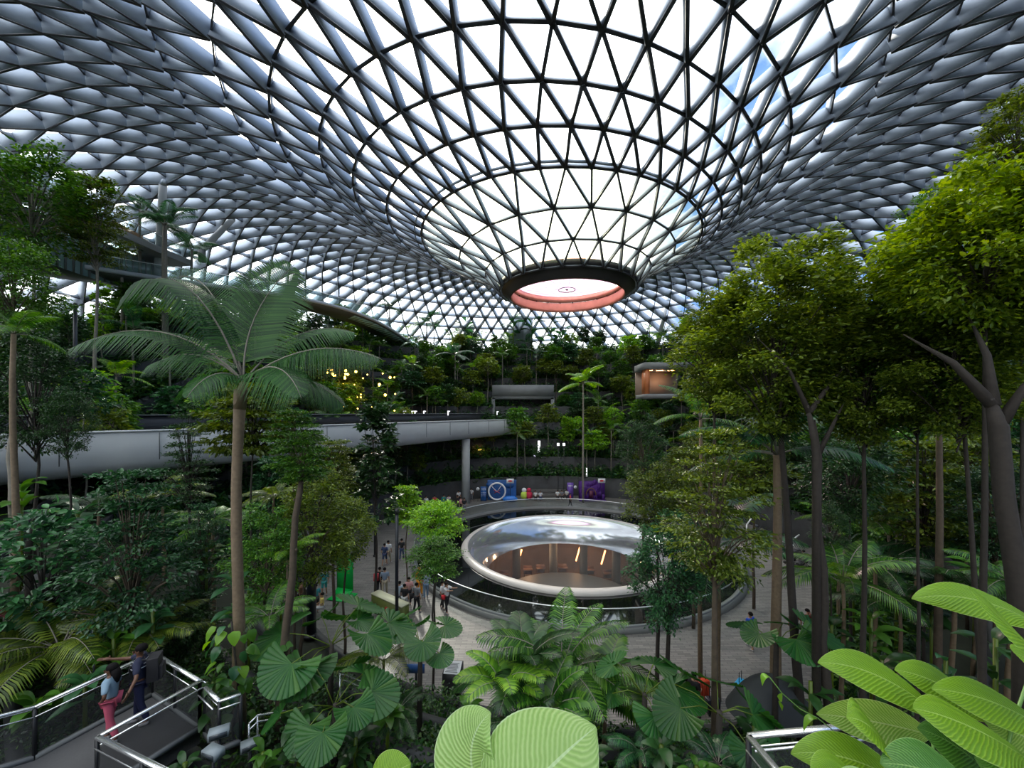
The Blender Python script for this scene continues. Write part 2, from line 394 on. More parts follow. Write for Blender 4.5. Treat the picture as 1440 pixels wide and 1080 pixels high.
low = thing('wall_lower_hall', None, None, (CX, CY, 0)); struct(low)
m = MB(); m.lathe([(12.4,-.65),(12.4,-6.5),(6.7,-6.5),(6.7,-5.0)], seg=72)
m.build('wall', mat('brown_hall_wall', (.085,.050,.030), .6, noise=(1.2,.5)), low)
m = MB(); m.lathe([(.01,-4.94),(6.6,-4.94)], seg=72); m.build('floor_disc', mat('drain_floor', (.12,.115,.10), .5), low)
for k, a in enumerate((1.25, 1.62, 2.1, .85, 2.6, .4)):
    m = MB(); m.tube([(8.6*math.cos(a), 8.6*math.sin(a), -6.5), (8.6*math.cos(a), 8.6*math.sin(a), -.62)], .42, 20); m.build('column', CONC, low, smooth=True)
WARM = mat('warm_lamp', (1, .5, .2), .5, emit=((1, .42, .14), 9))
for a in (1.98, 1.36, 1.1, 2.4):
    m = MB(); c_, s_ = 10.6*math.cos(a), 10.6*math.sin(a); m.beam((c_, s_, -5.2), (c_+.4, s_-.1, -3.7), .14, .14); o = m.build('strip_light', WARM, low)
for a in (1.0, 1.2, 1.5, 1.75, 1.9, 2.2):
    m = MB(); c_, s_ = 9.6*math.cos(a), 9.6*math.sin(a)
    m.box((c_, s_, -5.7), (.9, .06, .9)); m.box((c_, s_-.5, -5.45), (1.0, .6, .06)); m.box((c_-.4, s_-.6, -5.97), (.06, .06, 1)); m.box((c_+.4, s_-.6, -5.97), (.06, .06, 1))
    m.build('counter', mat('counter_wood', (.16,.08,.045), .5), low)
for a in (1.3, 1.9):
    l = bpy.data.lights.new('hall_lamp', 'POINT'); l.energy = 260; l.color = (1, .62, .35); l.shadow_soft_size = .4
    o = bpy.data.objects.new('hall_lamp', l); COL.objects.link(o); o.location = (CX+9.5*math.cos(a), CY+9.5*math.sin(a), -3.2)
# ---------------------------------------------------------------- the concrete bridge
def catmull(P, n):
    out = []; P = [Vector(p) for p in P]
    for i in range(len(P)-1):
        p0 = P[max(i-1, 0)]; p1 = P[i]; p2 = P[i+1]; p3 = P[min(i+2, len(P)-1)]
        for k in range(n):
            t = k/n; out.append(.5*((2*p1) + (-p0+p2)*t + (2*p0-5*p1+4*p2-p3)*t*t + (-p0+3*p1-3*p2+p3)*t**3))
    return out + [P[-1]]
path = catmull([(-24.5,13,0), (-21.2,19,0), (-19,22,0), (-12.6,33,0), (-5.3,46.7,0), (0.3,56,0), (6.2,66,0)], 8)
br = thing('bridge', 'long pale concrete bridge crossing the hall from the left edge to the tunnel', 'bridge', (0, 0, 0))
def sweep(sec, mb, path, mi=0, closed=True):
    """sec: list of (side, z); side to the right of travel is towards the pool"""
    vs = []; n = len(sec)
    for i, p in enumerate(path):
        d = (path[min(i+1, len(path)-1)] - path[max(i-1, 0)]).normalized(); s = Vector((d.y, -d.x, 0))
        for a, z in sec: vs.append(p + s*a + Vector((0, 0, z)))
    fs = [(i*n+k, (i+1)*n+k, (i+1)*n+(k+1) % n, i*n+(k+1) % n) for i in range(len(path)-1) for k in range(n if closed else n-1)]
    mb.add(vs, fs, mi)
m = MB(); sweep([(.02,10.17),(.06,8.6),(-.1,8.15),(-.6,7.95),(-4.2,7.95),(-4.8,8.2),(-5,9.0),(-5,9.5),(-.18,9.5),(-.18,10.17)], m, path)
girder = m.build('girder', CONC, br)
m = MB(); sweep([(.06,10.17),(.06,10.26),(-.22,10.26),(-.22,10.17)], m, path); m.build('coping', mat('white_coping', (.62,.64,.64), .4), br)
m = MB(); sweep([(-4.7,9.5),(-4.7,11.0),(-5,11.0),(-5,9.5)], m, path); m.build('far_parapet', DARK, br)
m = MB(); sweep([(-4.62,11.0),(-4.62,11.06),(-5.05,11.06),(-5.05,11.0)], m, path); m.build('parapet_rail', CONCD, br)
m = MB()
acc = 0; 
for i in range(len(path)-1):
    a, b = path[i], path[i+1]; acc += (b-a).length
    if acc > 3.0:
        acc = 0; d = (b-a).normalized(); s = Vector((d.y, -d.x, 0)); q = a + s*.055
        joint = MB(); joint.beam(q + Vector((0,0,8.62)), q + Vector((0,0,10.1)), .03, .03, 0, up=s, off=.015)
        joint.build('panel_joint', mat('joint_dark_grey', (.10,.11,.11), .8), br)  # thin dark grey strip marks each panel joint
for nm, p, zt, r, lb in (('bridge_column', (-5.7, 47.6), 7.96, .92, 'tall round concrete column holding up the bridge beside the plaza'),
                     ('bridge_column', (-1.6, 58.0), 7.96, .9, 'round concrete column under the far end of the bridge')):
    z = max(0, ground(*p)-.2); m = MB(); m.tube([(p[0], p[1], z-.05), (p[0], p[1], zt)], r*.55, 24); o = m.build(nm, CONC, None, smooth=True)
    tag(o, lb, 'column')
# tunnel mouth where the bridge ends
tn = thing('tunnel_portal', 'dark rectangular tunnel mouth in the planted slope where the bridge ends', 'tunnel', (1.7, 60.6, 8.9))
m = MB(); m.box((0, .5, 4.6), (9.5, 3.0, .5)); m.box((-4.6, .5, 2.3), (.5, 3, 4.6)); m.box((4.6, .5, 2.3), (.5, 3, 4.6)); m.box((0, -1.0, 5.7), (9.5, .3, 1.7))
m.build('portal_frame', CONCD, tn); m = MB(); m.box((0, .3, 2.3), (8.8, .2, 4.5)); m.build('shade_panel', mat('tunnel_shade_black', (.004,.004,.006), .9), tn)  # solid black panel stands in for the darkness inside the tunnel

# ---------------------------------------------------------------- high walkway, galleries
wk = catmull([(-40,26,22.6), (-34.5,33.4,23.2), (-30.2,38.5,23.7), (-24.5,43.8,24.0), (-21,50,24.0), (-19.2,58,23.6), (-18.0,68,22.6), (-17,74,22.0)], 6)
wb = thing('walkway_bridge', 'slender high walkway curving along the left terraces with glass strips below', 'footbridge', (0, 0, 0))
def sweep3(sec, mb, path, mi=0):
    vs = []; n = len(sec)
    for i, p in enumerate(path):
        d = (path[min(i+1, len(path)-1)] - path[max(i-1, 0)]); d.z = 0; d.normalize(); s = Vector((d.y, -d.x, 0))
        for a, z in sec: vs.append(p + s*a + Vector((0, 0, z)))
    mb.add(vs, [(i*n+k, (i+1)*n+k, (i+1)*n+(k+1) % n, i*n+(k+1) % n) for i in range(len(path)-1) for k in range(n)], mi)
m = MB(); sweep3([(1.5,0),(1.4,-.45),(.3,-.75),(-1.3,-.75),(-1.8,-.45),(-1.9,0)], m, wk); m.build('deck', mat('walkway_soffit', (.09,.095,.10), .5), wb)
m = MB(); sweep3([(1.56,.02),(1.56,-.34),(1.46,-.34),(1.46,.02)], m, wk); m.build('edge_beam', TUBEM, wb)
m = MB()
for i in range(24, len(wk)-9):
    for q in (0, .5):
        p = wk[i].lerp(wk[i+1], q); d = (wk[i+1]-wk[i]); d.z = 0; d.normalize(); s = Vector((d.y, -d.x, 0)); L = .32
        m.beam(p + s*1.35 + Vector((0,0,-.50)) - d*L, p + s*.25 + Vector((0,0,-.80)) - d*L, .75, .04)
tag(m.build('soffit_glass_strip', mat('pale_green_glass', (.30,.46,.45), .15), wb), 'pale green glass strips under the deck')
m = MB(); sweep3([(1.5,.05),(1.5,1.0),(1.48,1.0),(1.48,.05)], m, wk); m.build('guard_glass', glassmat('guard_glass', (.80,.90,.90), .06, milky=.10, mcol=(.5,.6,.6)), wb)
m = MB(); m.tube([p + Vector(((wk[min(i+1,len(wk)-1)]-wk[max(i-1,0)]).normalized().y*1.5, -(wk[min(i+1,len(wk)-1)]-wk[max(i-1,0)]).normalized().x*1.5, 1.03)) for i, p in enumerate(wk)], .035, 5, cap=False); m.build('handrail', RAILM, wb)
# gallery with shop front on the upper left
def arcgal(a0, a1, r, z, name, label, cat, shop=True):
    g = thing(name, label, cat, (CX, CY, z)); n = 14
    m = MB(); m.lathe([(r,0),(r,.55),(r+6,.55),(r+6,0),(r,0)], seg=n, a0=a0, a1=a1); m.build('floor_slab', mat('slab_edge', (.22,.23,.235), .5), g)
    m = MB(); m.lathe([(r+.1,.55),(r+.1,1.55)], seg=n, a0=a0, a1=a1); m.build('guard_glass', MATS['guard_glass'], g)
    m = MB(); m.tube([((r+.1)*math.cos(a0+(a1-a0)*k/n), (r+.1)*math.sin(a0+(a1-a0)*k/n), 1.58) for k in range(n+1)], .04, 5); m.build('handrail', RAILM, g)
    if shop:
        m = MB(); m.lathe([(r+3,-3.2),(r+3,0)], seg=n, a0=a0, a1=a1); m.build('shop_front', mat('shop_glass', (.16,.24,.235), .12), g)
        m = MB()
        for k in range(n*2+1):
            t = a0+(a1-a0)*k/(n*2); m.box(((r+2.95)*math.cos(t), (r+2.95)*math.sin(t), -1.6), (.1, .12, 3.2), 0, t)
        m.build('mullion', CONCD, g)
        for k in (3, 4, 6, 9):
            t = a0+(a1-a0)*(k+.5)/n; m = MB(); m.box(((r+2.2)*math.cos(t), (r+2.2)*math.sin(t), -.12), (.2, 1.3, .06), 0, t); m.build('ceiling_lamp', mat('cool_lamp', (.9,1,1), .5, emit=((.75,.95,1), 3)), g)
    return g
g = arcgal(math.radians(172), math.radians(196), 36.2, 25.4, 'upper_gallery', 'upper gallery with greenish glass shop front above the left terraces', 'gallery')
m = MB(); t = math.radians(180)
m.box((37.5*math.cos(t), 37.5*math.sin(t)+.5, 1.0), (.15, 2.8, .9), 0, .1); m.build('wooden_panel', mat('orange_wood', (.38,.16,.06), .5), g)
# right-hand shop opening
sh = thing('shop_opening', 'orange-lit shop opening with slab roof beside the planted slope on the right', 'shop', (18.7, 46.6, 13.4))
m = MB(); m.box((0, 1.5, 3.4), (5.6, 4, .8)); m.build('roof_slab', CONCD, sh)
m = MB(); m.box((-2.4, .4, 1.5), (.4, 1.6, 3.0)); m.build('side_wall', mat('orange_timber', (.42,.13,.04), .5), sh)
m = MB(); m.box((0, 3.4, 1.5), (5.4, .2, 3.0)); m.build('back_wall', mat('lit_shop_wall', (.30,.22,.17), .6), sh)
m = MB(); m.box((0, 1, -.25), (5.6, 4, .5)); m.build('floor_slab', CONCD, sh)
for dx in (-1.9, -.6, .8):
    m = MB(); m.box((dx, .6, 2.93), (.8, .12, .08), 0, -.3); m.build('strip_lamp', WARM, sh)
l = bpy.data.lights.new('shop_lamp', 'POINT'); l.energy = 120; l.color = (1, .6, .35); l.shadow_soft_size = .5; o = bpy.data.objects.new('shop_lamp', l); COL.objects.link(o); o.location = (18.7, 48, 15.6)
# grey lift tower in the far trees
lt = thing('lift_tower', 'grey panelled service tower rising behind the far top terrace', 'tower', (XD(735, 74), 74, 21.6))
m = MB(); m.box((0, 0, 3.7), (3.6, 4, 7.4)); m.box((-2.3, .6, 3.0), (1.0, 3, 6.0)); m.build('shaft', mat('tower_panel', (.22,.26,.29), .5), lt)
m = MB()
for dx in (-.9, 0, .9): m.box((dx, -2.03, 3.7), (.06, .06, 7.4))
m.build('panel_seam', CONCD, lt); m = MB(); m.box((0, 0, 7.5), (3.9, 4.3, .25)); m.build('cap', CONCD, lt)

# ---------------------------------------------------------------- sloping tubular props that carry the roof
def prop(x0, y0, x1, y1, D0, D1, r, label):
    p = PX(x0, y0, D0); q = PX(x1, y1, D1); n = thing('roof_prop', label, 'column', p, group=None)
    q = q - p; m = MB(); m.tube([(0,0,0), q*.06, q*.94], [r*.6, r, r*.94], 14); m.build('tube', TUBEM, n, smooth=True)
    m = MB(); m.tube([q*.94, q], [r*.9, r*.35], 12); m.build('tip_cone', STEEL, n, smooth=True)
    m = MB(); m.tube([(0,0,-1.2), (0,0,.15)], r*1.1, 12); m.build('foot', CONCD, n)
for a in ((222,378,230,252,36,33,.30,'thick upright white tube standing among the upper left terrace trees'),
          (284,352,330,305,40,40,.30,'white tube leaning right above the left terraces'),
          (466,465,440,388,58,58,.36,'thin white tube leaning left beside the curved footbridge'),
          (473,462,475,372,60,60,.50,'upright grey tube behind the curved footbridge'),
          (478,462,536,388,60,60,.42,'white tube leaning right from behind the curved footbridge'),
          (664,476,697,424,72,70,.34,'tube leaning right, left of the grey tower'),
          (830,482,810,434,72,70,.30,'tube leaning left just below the oculus, right of the tower'),
          (841,478,848,430,72,70,.30,'nearly upright tube leaning slightly right below the oculus'),
          (914,486,887,428,70,66,.34,'tube leaning left, below the right side of the oculus'),
          (922,496,940,418,66,62,.36,'tube leaning right beside the orange-lit shop opening'),
          (1226,376,1203,338,40,40,.26,'tube leaning left above the gap between the right-hand tree crowns'),
          (1277,366,1265,326,42,42,.32,'tube nearly upright above the gap between the right-hand tree crowns')):
    prop(*a)

# ---------------------------------------------------------------- people
SKIN1 = mat('skin_tan', (.35,.19,.12), .5); SKIN2 = mat('skin_brown', (.12,.052,.028), .5); HAIR = mat('black_hair', (.006,.005,.005), .75, spec=.15)
def cloth(c): return mat('cloth_%.2f_%.2f_%.2f' % c, c, .8)
def skinmesh(name, chains, m, parent, sub=1):
    """chains: lists of (point, radius); a chain may start at a point used before, which welds them"""
    vs = []; rs = []; es = []; idx = {}
    for ch in chains:
        last = None
        for p, r in ch:
            k = tuple(round(c, 4) for c in p)
            if k not in idx: idx[k] = len(vs); vs.append(p); rs.append(r)
            i = idx[k]
            if last is not None and last != i: es.append((last, i))
            last = i
    me = bpy.data.meshes.new(name); me.from_pydata([tuple(v) for v in vs], es, []); me.materials.append(m)
    o = link(name, me, parent); sk = o.modifiers.new('skin', 'SKIN'); sk.use_smooth_shade = True
    d = me.skin_vertices[0].data
    for i, r in enumerate(rs):
        rr = r if isinstance(r, tuple) else (r, r); d[i].radius = rr; d[i].use_root = (i == 0)
    if sub: s = o.modifiers.new('smooth', 'SUBSURF'); s.levels = sub; s.render_levels = sub
    return o
def person(label, loc, rz, h, top, bot, skin=SKIN1, arms='down', sit=False, stride=0.12, bag=None, skirt=False, long_=False, group=None, fingers=False, hat=None, bare=False):
    s = h/1.72; T = lambda x, y, z: (x*s, y*s, z*s)
    p = thing('person', label, 'person', loc, rz, group); dz = -.42 if sit else 0
    pel = T(0, 0, .95+dz); ch = T(0, 0, 1.22+dz); nk = T(0, 0, 1.46+dz); h0 = T(0, -.01, 1.53+dz); h1 = T(0, -.02, 1.60+dz); h2 = T(0, 0, 1.67+dz)
    waist = T(0, 0, 1.06+dz)
    body = [[(pel,.12*s),(waist,.11*s),(ch,(.145*s,.11*s)),(T(0,0,1.39+dz),(.11*s,.085*s)),(nk,.05*s),(h0,.07*s),(h1,.088*s),(h2,.07*s)]]
    shirt = [[(T(0,0,.90+dz),(.15*s,.125*s)),(waist,(.145*s,.12*s)),(ch,(.175*s,.13*s)),(T(0,0,1.39+dz),(.12*s,.10*s)),(T(0,0,1.44+dz),.06*s)]]
    trs = []; shoe = []; hands = []
    for sd in (-1, 1):
        sh = T(.18*sd, 0, 1.40+dz)
        A = arms[0 if sd < 0 else 1] if isinstance(arms, tuple) else arms
        if A == 'down': e, w, f = T(.25*sd,.03,1.12+dz), T(.25*sd,-.05,.88+dz), T(.25*sd,-.07,.79+dz)
        elif A == 'phone': e, w, f = T(.24*sd,-.08,1.14+dz), T(.10*sd,-.28,1.26+dz), T(.06*sd,-.34,1.31+dz)
        elif A == 'out': e, w, f = T(.22*sd,-.26,1.36+dz), T(.20*sd,-.52,1.44+dz), T(.19*sd,-.61,1.47+dz)
        elif A == 'selfie': e, w, f = T(.42*sd,-.08,1.38+dz), T(.66*sd,-.10,1.50+dz), T(.75*sd,-.10,1.53+dz)
        elif A == 'side': e, w, f = T(.40*sd,.05,1.20+dz), T(.62*sd,.0,1.06+dz), T(.70*sd,-.01,1.03+dz)
        elif A == 'hip': e, w, f = T(.36*sd,.06,1.18+dz), T(.20*sd,-.06,1.02+dz), T(.16*sd,-.10,1.0+dz)
        elif A == 'lap': e, w, f = T(.24*sd,.0,1.14+dz), T(.14*sd,-.24,1.08+dz), T(.08*sd,-.30,1.07+dz)
        mid = tuple((a+b)/2 for a, b in zip(sh, e))
        body.append([(T(0,0,1.39+dz),(.11*s,.085*s)),(sh,.058*s),(mid,.047*s),(e,.040*s),(w,.028*s),(f,.036*s)])
        shirt.append([(T(0,0,1.39+dz),(.12*s,.10*s)),(sh,.080*s),(mid,.068*s),(tuple(a+(b-a)*.85 for a, b in zip(sh, e)) if not bare else tuple(a+(b-a)*.7 for a, b in zip(sh, mid)),.062*s)])
        if long_: shirt[-1] += [(e,.056*s),(tuple(a+(b-a)*.9 for a, b in zip(e, w)),.045*s)]
        hands.append((w, f))
        hp = T(.095*sd, 0, .90+dz); yo = stride*sd
        if sit: kn, an, to = T(.12*sd,-.42,.50), T(.12*sd,-.40,.09), T(.12*sd,-.56,.05)
        else: kn, an, to = T(.10*sd, -.02+yo*.4, .50), T(.10*sd, .03+yo, .09), T(.11*sd, -.13+yo, .04)
        body.append([(pel,.12*s),(hp,.09*s),(kn,.058*s),(an,.038*s),(to,.034*s)])
        end = an if not skirt else kn
        k2 = tuple(a+(b-a)*.93 for a, b in zip(kn, an))
        trs.append([(pel,(.14*s,.12*s)),(hp,.10*s),(tuple((a+b)/2 for a, b in zip(hp, kn)),.088*s),(kn,.072*s)] + ([] if skirt else [(k2,.062*s)]))
        shoe.append([(tuple(a+b for a, b in zip(an, T(0,.03,-.035))),.05*s),(to,.045*s)])
    if fingers:
        for w, f in hands:
            w_, f_ = Vector(w), Vector(f); d = (f_-w_).normalized(); sx = d.cross(Vector((0,1,0))).normalized()
            for q, L in zip((-1.5,-.5,.5,1.5), (.062,.075,.07,.055)):
                b0 = f_ + sx*q*.019*s; body.append([(f, .036*s), (tuple(b0 + d*.035*s), .0095*s), (tuple(b0 + d*(.035+L*.6)*s + Vector((0,-.012,0))), .0085*s), (tuple(b0 + d*(.035+L)*s + Vector((0,-.03,0))), .0075*s)])
            t0 = w_ + d*.03; body.append([(f, .036*s), (tuple(t0 + sx*.055*s), .011*s), (tuple(t0 + sx*.085*s + d*.035*s), .009*s)])
    bd = skinmesh('body', body, skin, p)
    skinmesh('top', shirt, cloth(top), p); skinmesh('trousers' if not skirt else 'shorts', trs, cloth(bot), p)
    for c in shoe: skinmesh('shoe', [c], cloth((.35,.35,.36) if sum(bot) < 1.2 else (.03,.03,.03)), p)
    m = MB(); m.sphere((0, .022*s, (1.632+dz)*s), .103*s, 12, 8, sc=(.94,1.08,.95), zmin=-.55)
    if hat == 'long': m.tube([(0,.06*s,(1.6+dz)*s),(0,.10*s,(1.45+dz)*s),(0,.09*s,(1.3+dz)*s)], [.085*s,.09*s,.05*s], 8)
    m.build('hair', HAIR if not isinstance(hat, tuple) else cloth(hat), p, smooth=True)
    m = MB(); m.sphere((0,-.112*s,(1.575+dz)*s), .016*s, 6, 4, sc=(.8,1.3,1.5)); m.build('nose', skin, bd, smooth=True)
    for sd in (-1, 1):
        m = MB(); m.sphere((.03*sd*s,-.098*s,(1.605+dz)*s), .010*s, 6, 4); m.build('eye', HAIR, bd, smooth=True)
        m = MB(); m.sphere((.088*sd*s,-.005,(1.585+dz)*s), .022*s, 6, 4, sc=(.4,.8,1.3)); m.build('ear', skin, bd, smooth=True)
    m = MB(); m.box((0,-.098*s,(1.535+dz)*s), (.045*s,.012*s,.010*s)); m.build('mouth', mat('lips', (.22,.06,.05), .5), bd)
    return p
def floorpos(px, py, z=0.0):
    D = (CAMZ-z)*F/(py-HZ); return (XD(px, D), D, z)
W_=(.62,.62,.62); K=(.015,.015,.018); NV=(.03,.05,.12); RD=(.45,.05,.06); TL=(.03,.25,.24); YL=(.75,.30,.02); BL=(.20,.34,.50); PK=(.55,.28,.27); GY=(.16,.17,.19); BG=(.42,.36,.26)
def on(px, py): return floorpos(px, py)
PL = [
 ('person in white shirt and black trousers holding a phone out by the balustrade', (628,862), 60, 1.72, W_, K, dict(arms='out')),
 ('person in white top standing close behind the white-shirted photographer', (622,856), 80, 1.58, W_, K, dict()),
 ('person in long mustard yellow robe standing by the pool edge', (590,838), 150, 1.75, YL, YL, dict(long_=True, hat=(.72,.30,.03))),
 ('person in pale blue denim beside the mustard robe', (599,842), 200, 1.68, (.35,.42,.50), (.16,.24,.33), dict()),
 ('person in grey top and black trousers with a dark shoulder bag on the plaza', (586,862), 150, 1.7, GY, K, dict(bag=1)),
 ('person in pale pink top looking at a phone on the plaza', (575,852), 20, 1.66, PK, K, dict(arms='phone')),
 ('person in black top and white skirt behind the green planter wall', (569,862), 160, 1.64, K, W_, dict(skirt=True)),
 ('person in pale blue shirt behind the green planter wall', (562,858), 200, 1.66, (.40,.48,.58), GY, dict()),
 ('person in black with red bag walking up the plaza', (534,836), 190, 1.7, K, K, dict(stride=.2)),
 ('person in grey-blue shirt and beige trousers walking up the plaza', (541,838), 190, 1.74, (.22,.28,.36), BG, dict(stride=.2)),
 ('person in navy dress walking away at the top of the left plaza path', (541,796), 170, 1.66, NV, NV, dict(skirt=True, stride=.2)),
 ('person in white top walking away beside the navy dress', (546,792), 170, 1.7, W_, BG, dict(stride=.2)),
 ('person in dark clothes near the left edge of the pool', (565,788), 170, 1.66, K, NV, dict()),
 ('person in teal dress standing left of the green screen', (456,838), 10, 1.66, TL, TL, dict(skirt=True)),
 ('person in pale blue shirt crouched near the dark lamp pole', (431,862), 60, 1.7, (.30,.44,.62), K, dict(arms='phone', sit=True)),
 ('person in brown top at the end of the group by the dark lamp pole', (423,858), 100, 1.66, (.20,.09,.05), K, dict()),
 ('person in pale yellow top seated on the plaza near the green screen', (453,864), 300, 1.6, (.70,.55,.16), W_, dict(sit=True, arms='lap')),
 ('person in blue-green top beside the seated yellow figure', (444,862), 20, 1.6, (.03,.22,.26), K, dict()),
 ('person with dark backpack standing in front of the tall bridge column', (653,722), 30, 1.75, K, GY, dict()),
 ('person in pink top left of the backpacker at the bridge column', (648,720), 60, 1.66, PK, K, dict()),
 ('person in dark clothes left of the tall bridge column', (644,717), 90, 1.7, K, K, dict()),
 ('person in white top under the bridge, farthest left of the row', (599,718), 10, 1.68, W_, K, dict()),
 ('person in red top under the bridge', (611,717), 10, 1.68, RD, PK, dict()),
 ('person in teal clothes under the bridge', (624,716), 10, 1.7, TL, TL, dict(long_=True)),
 ('person in white and dark red under the bridge', (631,716), 20, 1.66, (.50,.42,.42), (.28,.03,.05), dict()),
 ('person in white top just left of the bridge column in shade', (645,709), 20, 1.68, W_, K, dict()),
 ('person in white top just right of the bridge column', (663,705), 340, 1.68, W_, GY, dict()),
 ('person in red top walking on the walkway behind the pool', (802,714), 90, 1.7, RD, K, dict(stride=.22)),
 ('person in white shirt seated first left of the steps', (753,704), 0, 1.7, W_, K, dict(sit=True, arms='lap')),
 ('person in white shirt seated second left of the steps', (760,704), 0, 1.68, (.58,.60,.64), NV, dict(sit=True, arms='lap')),
 ('person in white shirt seated just right of the steps centre', (784,703), 0, 1.7, W_, K, dict(sit=True, arms='lap')),
 ('person in grey shirt seated near the purple booth', (790,703), 0, 1.7, GY, K, dict(sit=True, arms='lap')),
 ('person in pale top sitting among the steps right of the centre', (797,702), 0, 1.68, (.52,.55,.52), K, dict(sit=True, arms='lap')),
 ('person in bright blue t-shirt and shorts walking on the right plaza', (1055,912), 200, 1.74, (.02,.09,.55), (.05,.05,.07), dict(skirt=True, stride=.2)),
 ('person in pale top sitting beyond the parked strollers on the right', (1130,798), 160, 1.7, (.58,.50,.42), K, dict(sit=True, arms='lap')),
 ('person in dark brown top half hidden behind the fan palm on the right', (1118,905), 160, 1.7, (.12,.04,.03), K, dict()),
 ('person in red and white patterned top on the right plaza', (1148,912), 20, 1.6, (.60,.10,.14), K, dict()),
 ('person in dark red top with black hair on the right plaza', (1136,905), 20, 1.68, (.22,.04,.04), K, dict()),
 ('person in dark jacket sitting beside the orange suitcase', (966,1000), 150, 1.7, (.02,.025,.04), NV, dict(sit=True, arms='lap')),
 ('person in pale trousers and black top beside the orange suitcase', (976,1010), 120, 1.66, K, (.40,.42,.48), dict(arms='lap')),
]
for lb, (px, py), rz, h, tp_, bt, kw in PL:
    kw = dict(kw); bag = kw.pop('bag', None)
    p = person(lb, on(px, py), math.radians(rz), h, tp_, bt, **kw)
    if 'red bag' in lb: m = MB(); m.box((.18, .16, 1.15), (.3,.16,.42)); tag(m.build('bag', cloth(RD), p), 'red shoulder bag')
    if 'photographer' not in lb and 'white shirt and black trousers' in lb:
        m = MB(); m.box((-.2,.05,.95), (.14,.2,.2)); m.build('hip_bag', cloth((.6,.02,.03)), p)
    if bag: m = MB(); m.box((.26,.05,.95), (.16,.34,.26)); m.build('bag', cloth(K), p)
    if 'backpack' in lb: m = MB(); m.box((0,.2,1.2), (.32,.2,.45)); m.build('backpack', cloth(K), p)
# the couple on the viewing platform
PZ = 4.4
man = person('man in navy striped polo with black backpack reaching out one arm on the platform', (-8.12,8.42,PZ), math.radians(-62), 1.74, (.012,.016,.045), (.008,.012,.05), skin=SKIN2, arms=('out','side'), fingers=True)
m = MB()
for zz in (1.30, 1.36, 1.42): m.lathe([(.212-(zz-1.3)*.42,zz),(.210-(zz-1.3)*.42,zz+.014)], seg=24)
o = m.build('stripe', cloth((.6,.62,.65)), man); o.scale = (1, .80, 1)
m = MB(); m.box((0,.24,1.18), (.34,.2,.50)); m.box((0,.36,1.08), (.26,.08,.28)); m.tube([(.12,.16,1.42),(.15,-.02,1.46),(.14,-.14,1.30),(.14,-.06,1.0)], .022, 6); m.tube([(-.12,.16,1.42),(-.15,-.02,1.46),(-.14,-.14,1.30),(-.14,-.06,1.0)], .022, 6)
bp_ = m.build('backpack', cloth((.010,.012,.016)), man); bv = bp_.modifiers.new('round', 'BEVEL'); bv.width = .05; bv.segments = 3
m = MB(); m.box((.19,-.66,1.53), (.075,.012,.15)); tag(m.build('phone', DARK, None), 'dark phone held out in the hand of the man on the platform', 'phone').matrix_world = Matrix.Translation((-8.12,8.42,PZ)) @ Matrix.Rotation(math.radians(-62),4,'Z')
person('woman in pink trousers and pale blue top beside the backpack man on the platform', (-8.30,7.98,PZ), math.radians(-70), 1.60, (.22,.33,.42), (.52,.09,.15), skin=SKIN2, arms=('down','hip'), hat='long')
# ---------------------------------------------------------------- things on the plaza
# blue photo booth with white ring, purple booth, signs
def onb(px, D, z=0): return (XD(px, D), D, z)
BLUE = mat('booth_blue', (.015,.09,.30), .5, noise=(2.5,.6)); PURP = mat('booth_purple', (.060,.008,.16), .6, noise=(9,.7), bump=.8)
WHT = mat('white_paint', (.72,.73,.75), .5)
b = thing('photo_booth', 'blue photo backdrop with a large white ring like a clock face', 'booth', onb(703, 49.2))
m = MB(); m.box((.25,.4,1.25), (3.7,.5,2.5)); m.sphere((1.2,.3,2.0), .8, 12, 8, sc=(1,.5,.7)); m.sphere((-1.2,.3,1.9), .6, 12, 8, sc=(1,.5,.7)); o = m.build('backdrop', BLUE, b); bv = o.modifiers.new('r', 'BEVEL'); bv.width = .12; bv.segments = 3
m = MB(); m.tube([(-.35+1.05*math.cos(2*PI*k/40), -.45, 1.22+1.05*math.sin(2*PI*k/40)) for k in range(41)], .11, 8, cap=False); m.build('ring', WHT, b, smooth=True)
m = MB(); m.beam((-.35,-.42,1.22), (-1.0,-.42,1.85), .1, .05); m.beam((-.35,-.42,1.22), (.15,-.42,1.95), .1, .05); m.build('clock_hand', WHT, b)
m = MB(); m.beam((-.75,-.46,1.0),(.05,-.46,1.4),.12,.04); m.beam((-.75,-.46,1.4),(.05,-.46,1.0),.12,.04); m.build('red_cross', mat('flag_red', (.5,.03,.04), .5), b)
m = MB(); m.sphere((1.3,-.7,.3), .9, 14, 6, sc=(1.1,.6,.45), zmin=-.6); m.build('blue_cushion', mat('bright_blue', (.02,.16,.55), .4), b, smooth=True)
sgn = thing('banner', 'small blue standing banner with white lettering left of the clock ring', 'banner', onb(680, 48.6))
m = MB(); m.box((0,0,.95), (.75,.08,1.8)); m.build('panel', BLUE, sgn); m = MB()
for i, z in enumerate((1.62,1.45,1.1,.9,.7)):
    for k in range(4): m.box((-.24+.16*k,-.05,z), (.11,.02,.07 if i < 2 else .04))
m.build('lettering', WHT, sgn)
for px, lb in ((672,'round white sign on a thin pole left of the small blue banner'), (809,'round white sign on a thin pole left of the purple booth')):
    s_ = thing('round_sign', lb, 'sign', onb(px, 48.4 if px < 700 else 49.6)); m = MB(); m.tube([(0,0,0),(0,0,1.5)], .03, 6); m.build('pole', DARK, s_)
    m = MB(); m.tube([(0,-.03,1.6),(0,.03,1.6)], .2, 20); m.build('disc', WHT, s_)
b = thing('photo_booth', 'purple shaggy photo backdrop with an arched niche', 'booth', onb(832, 49.4))
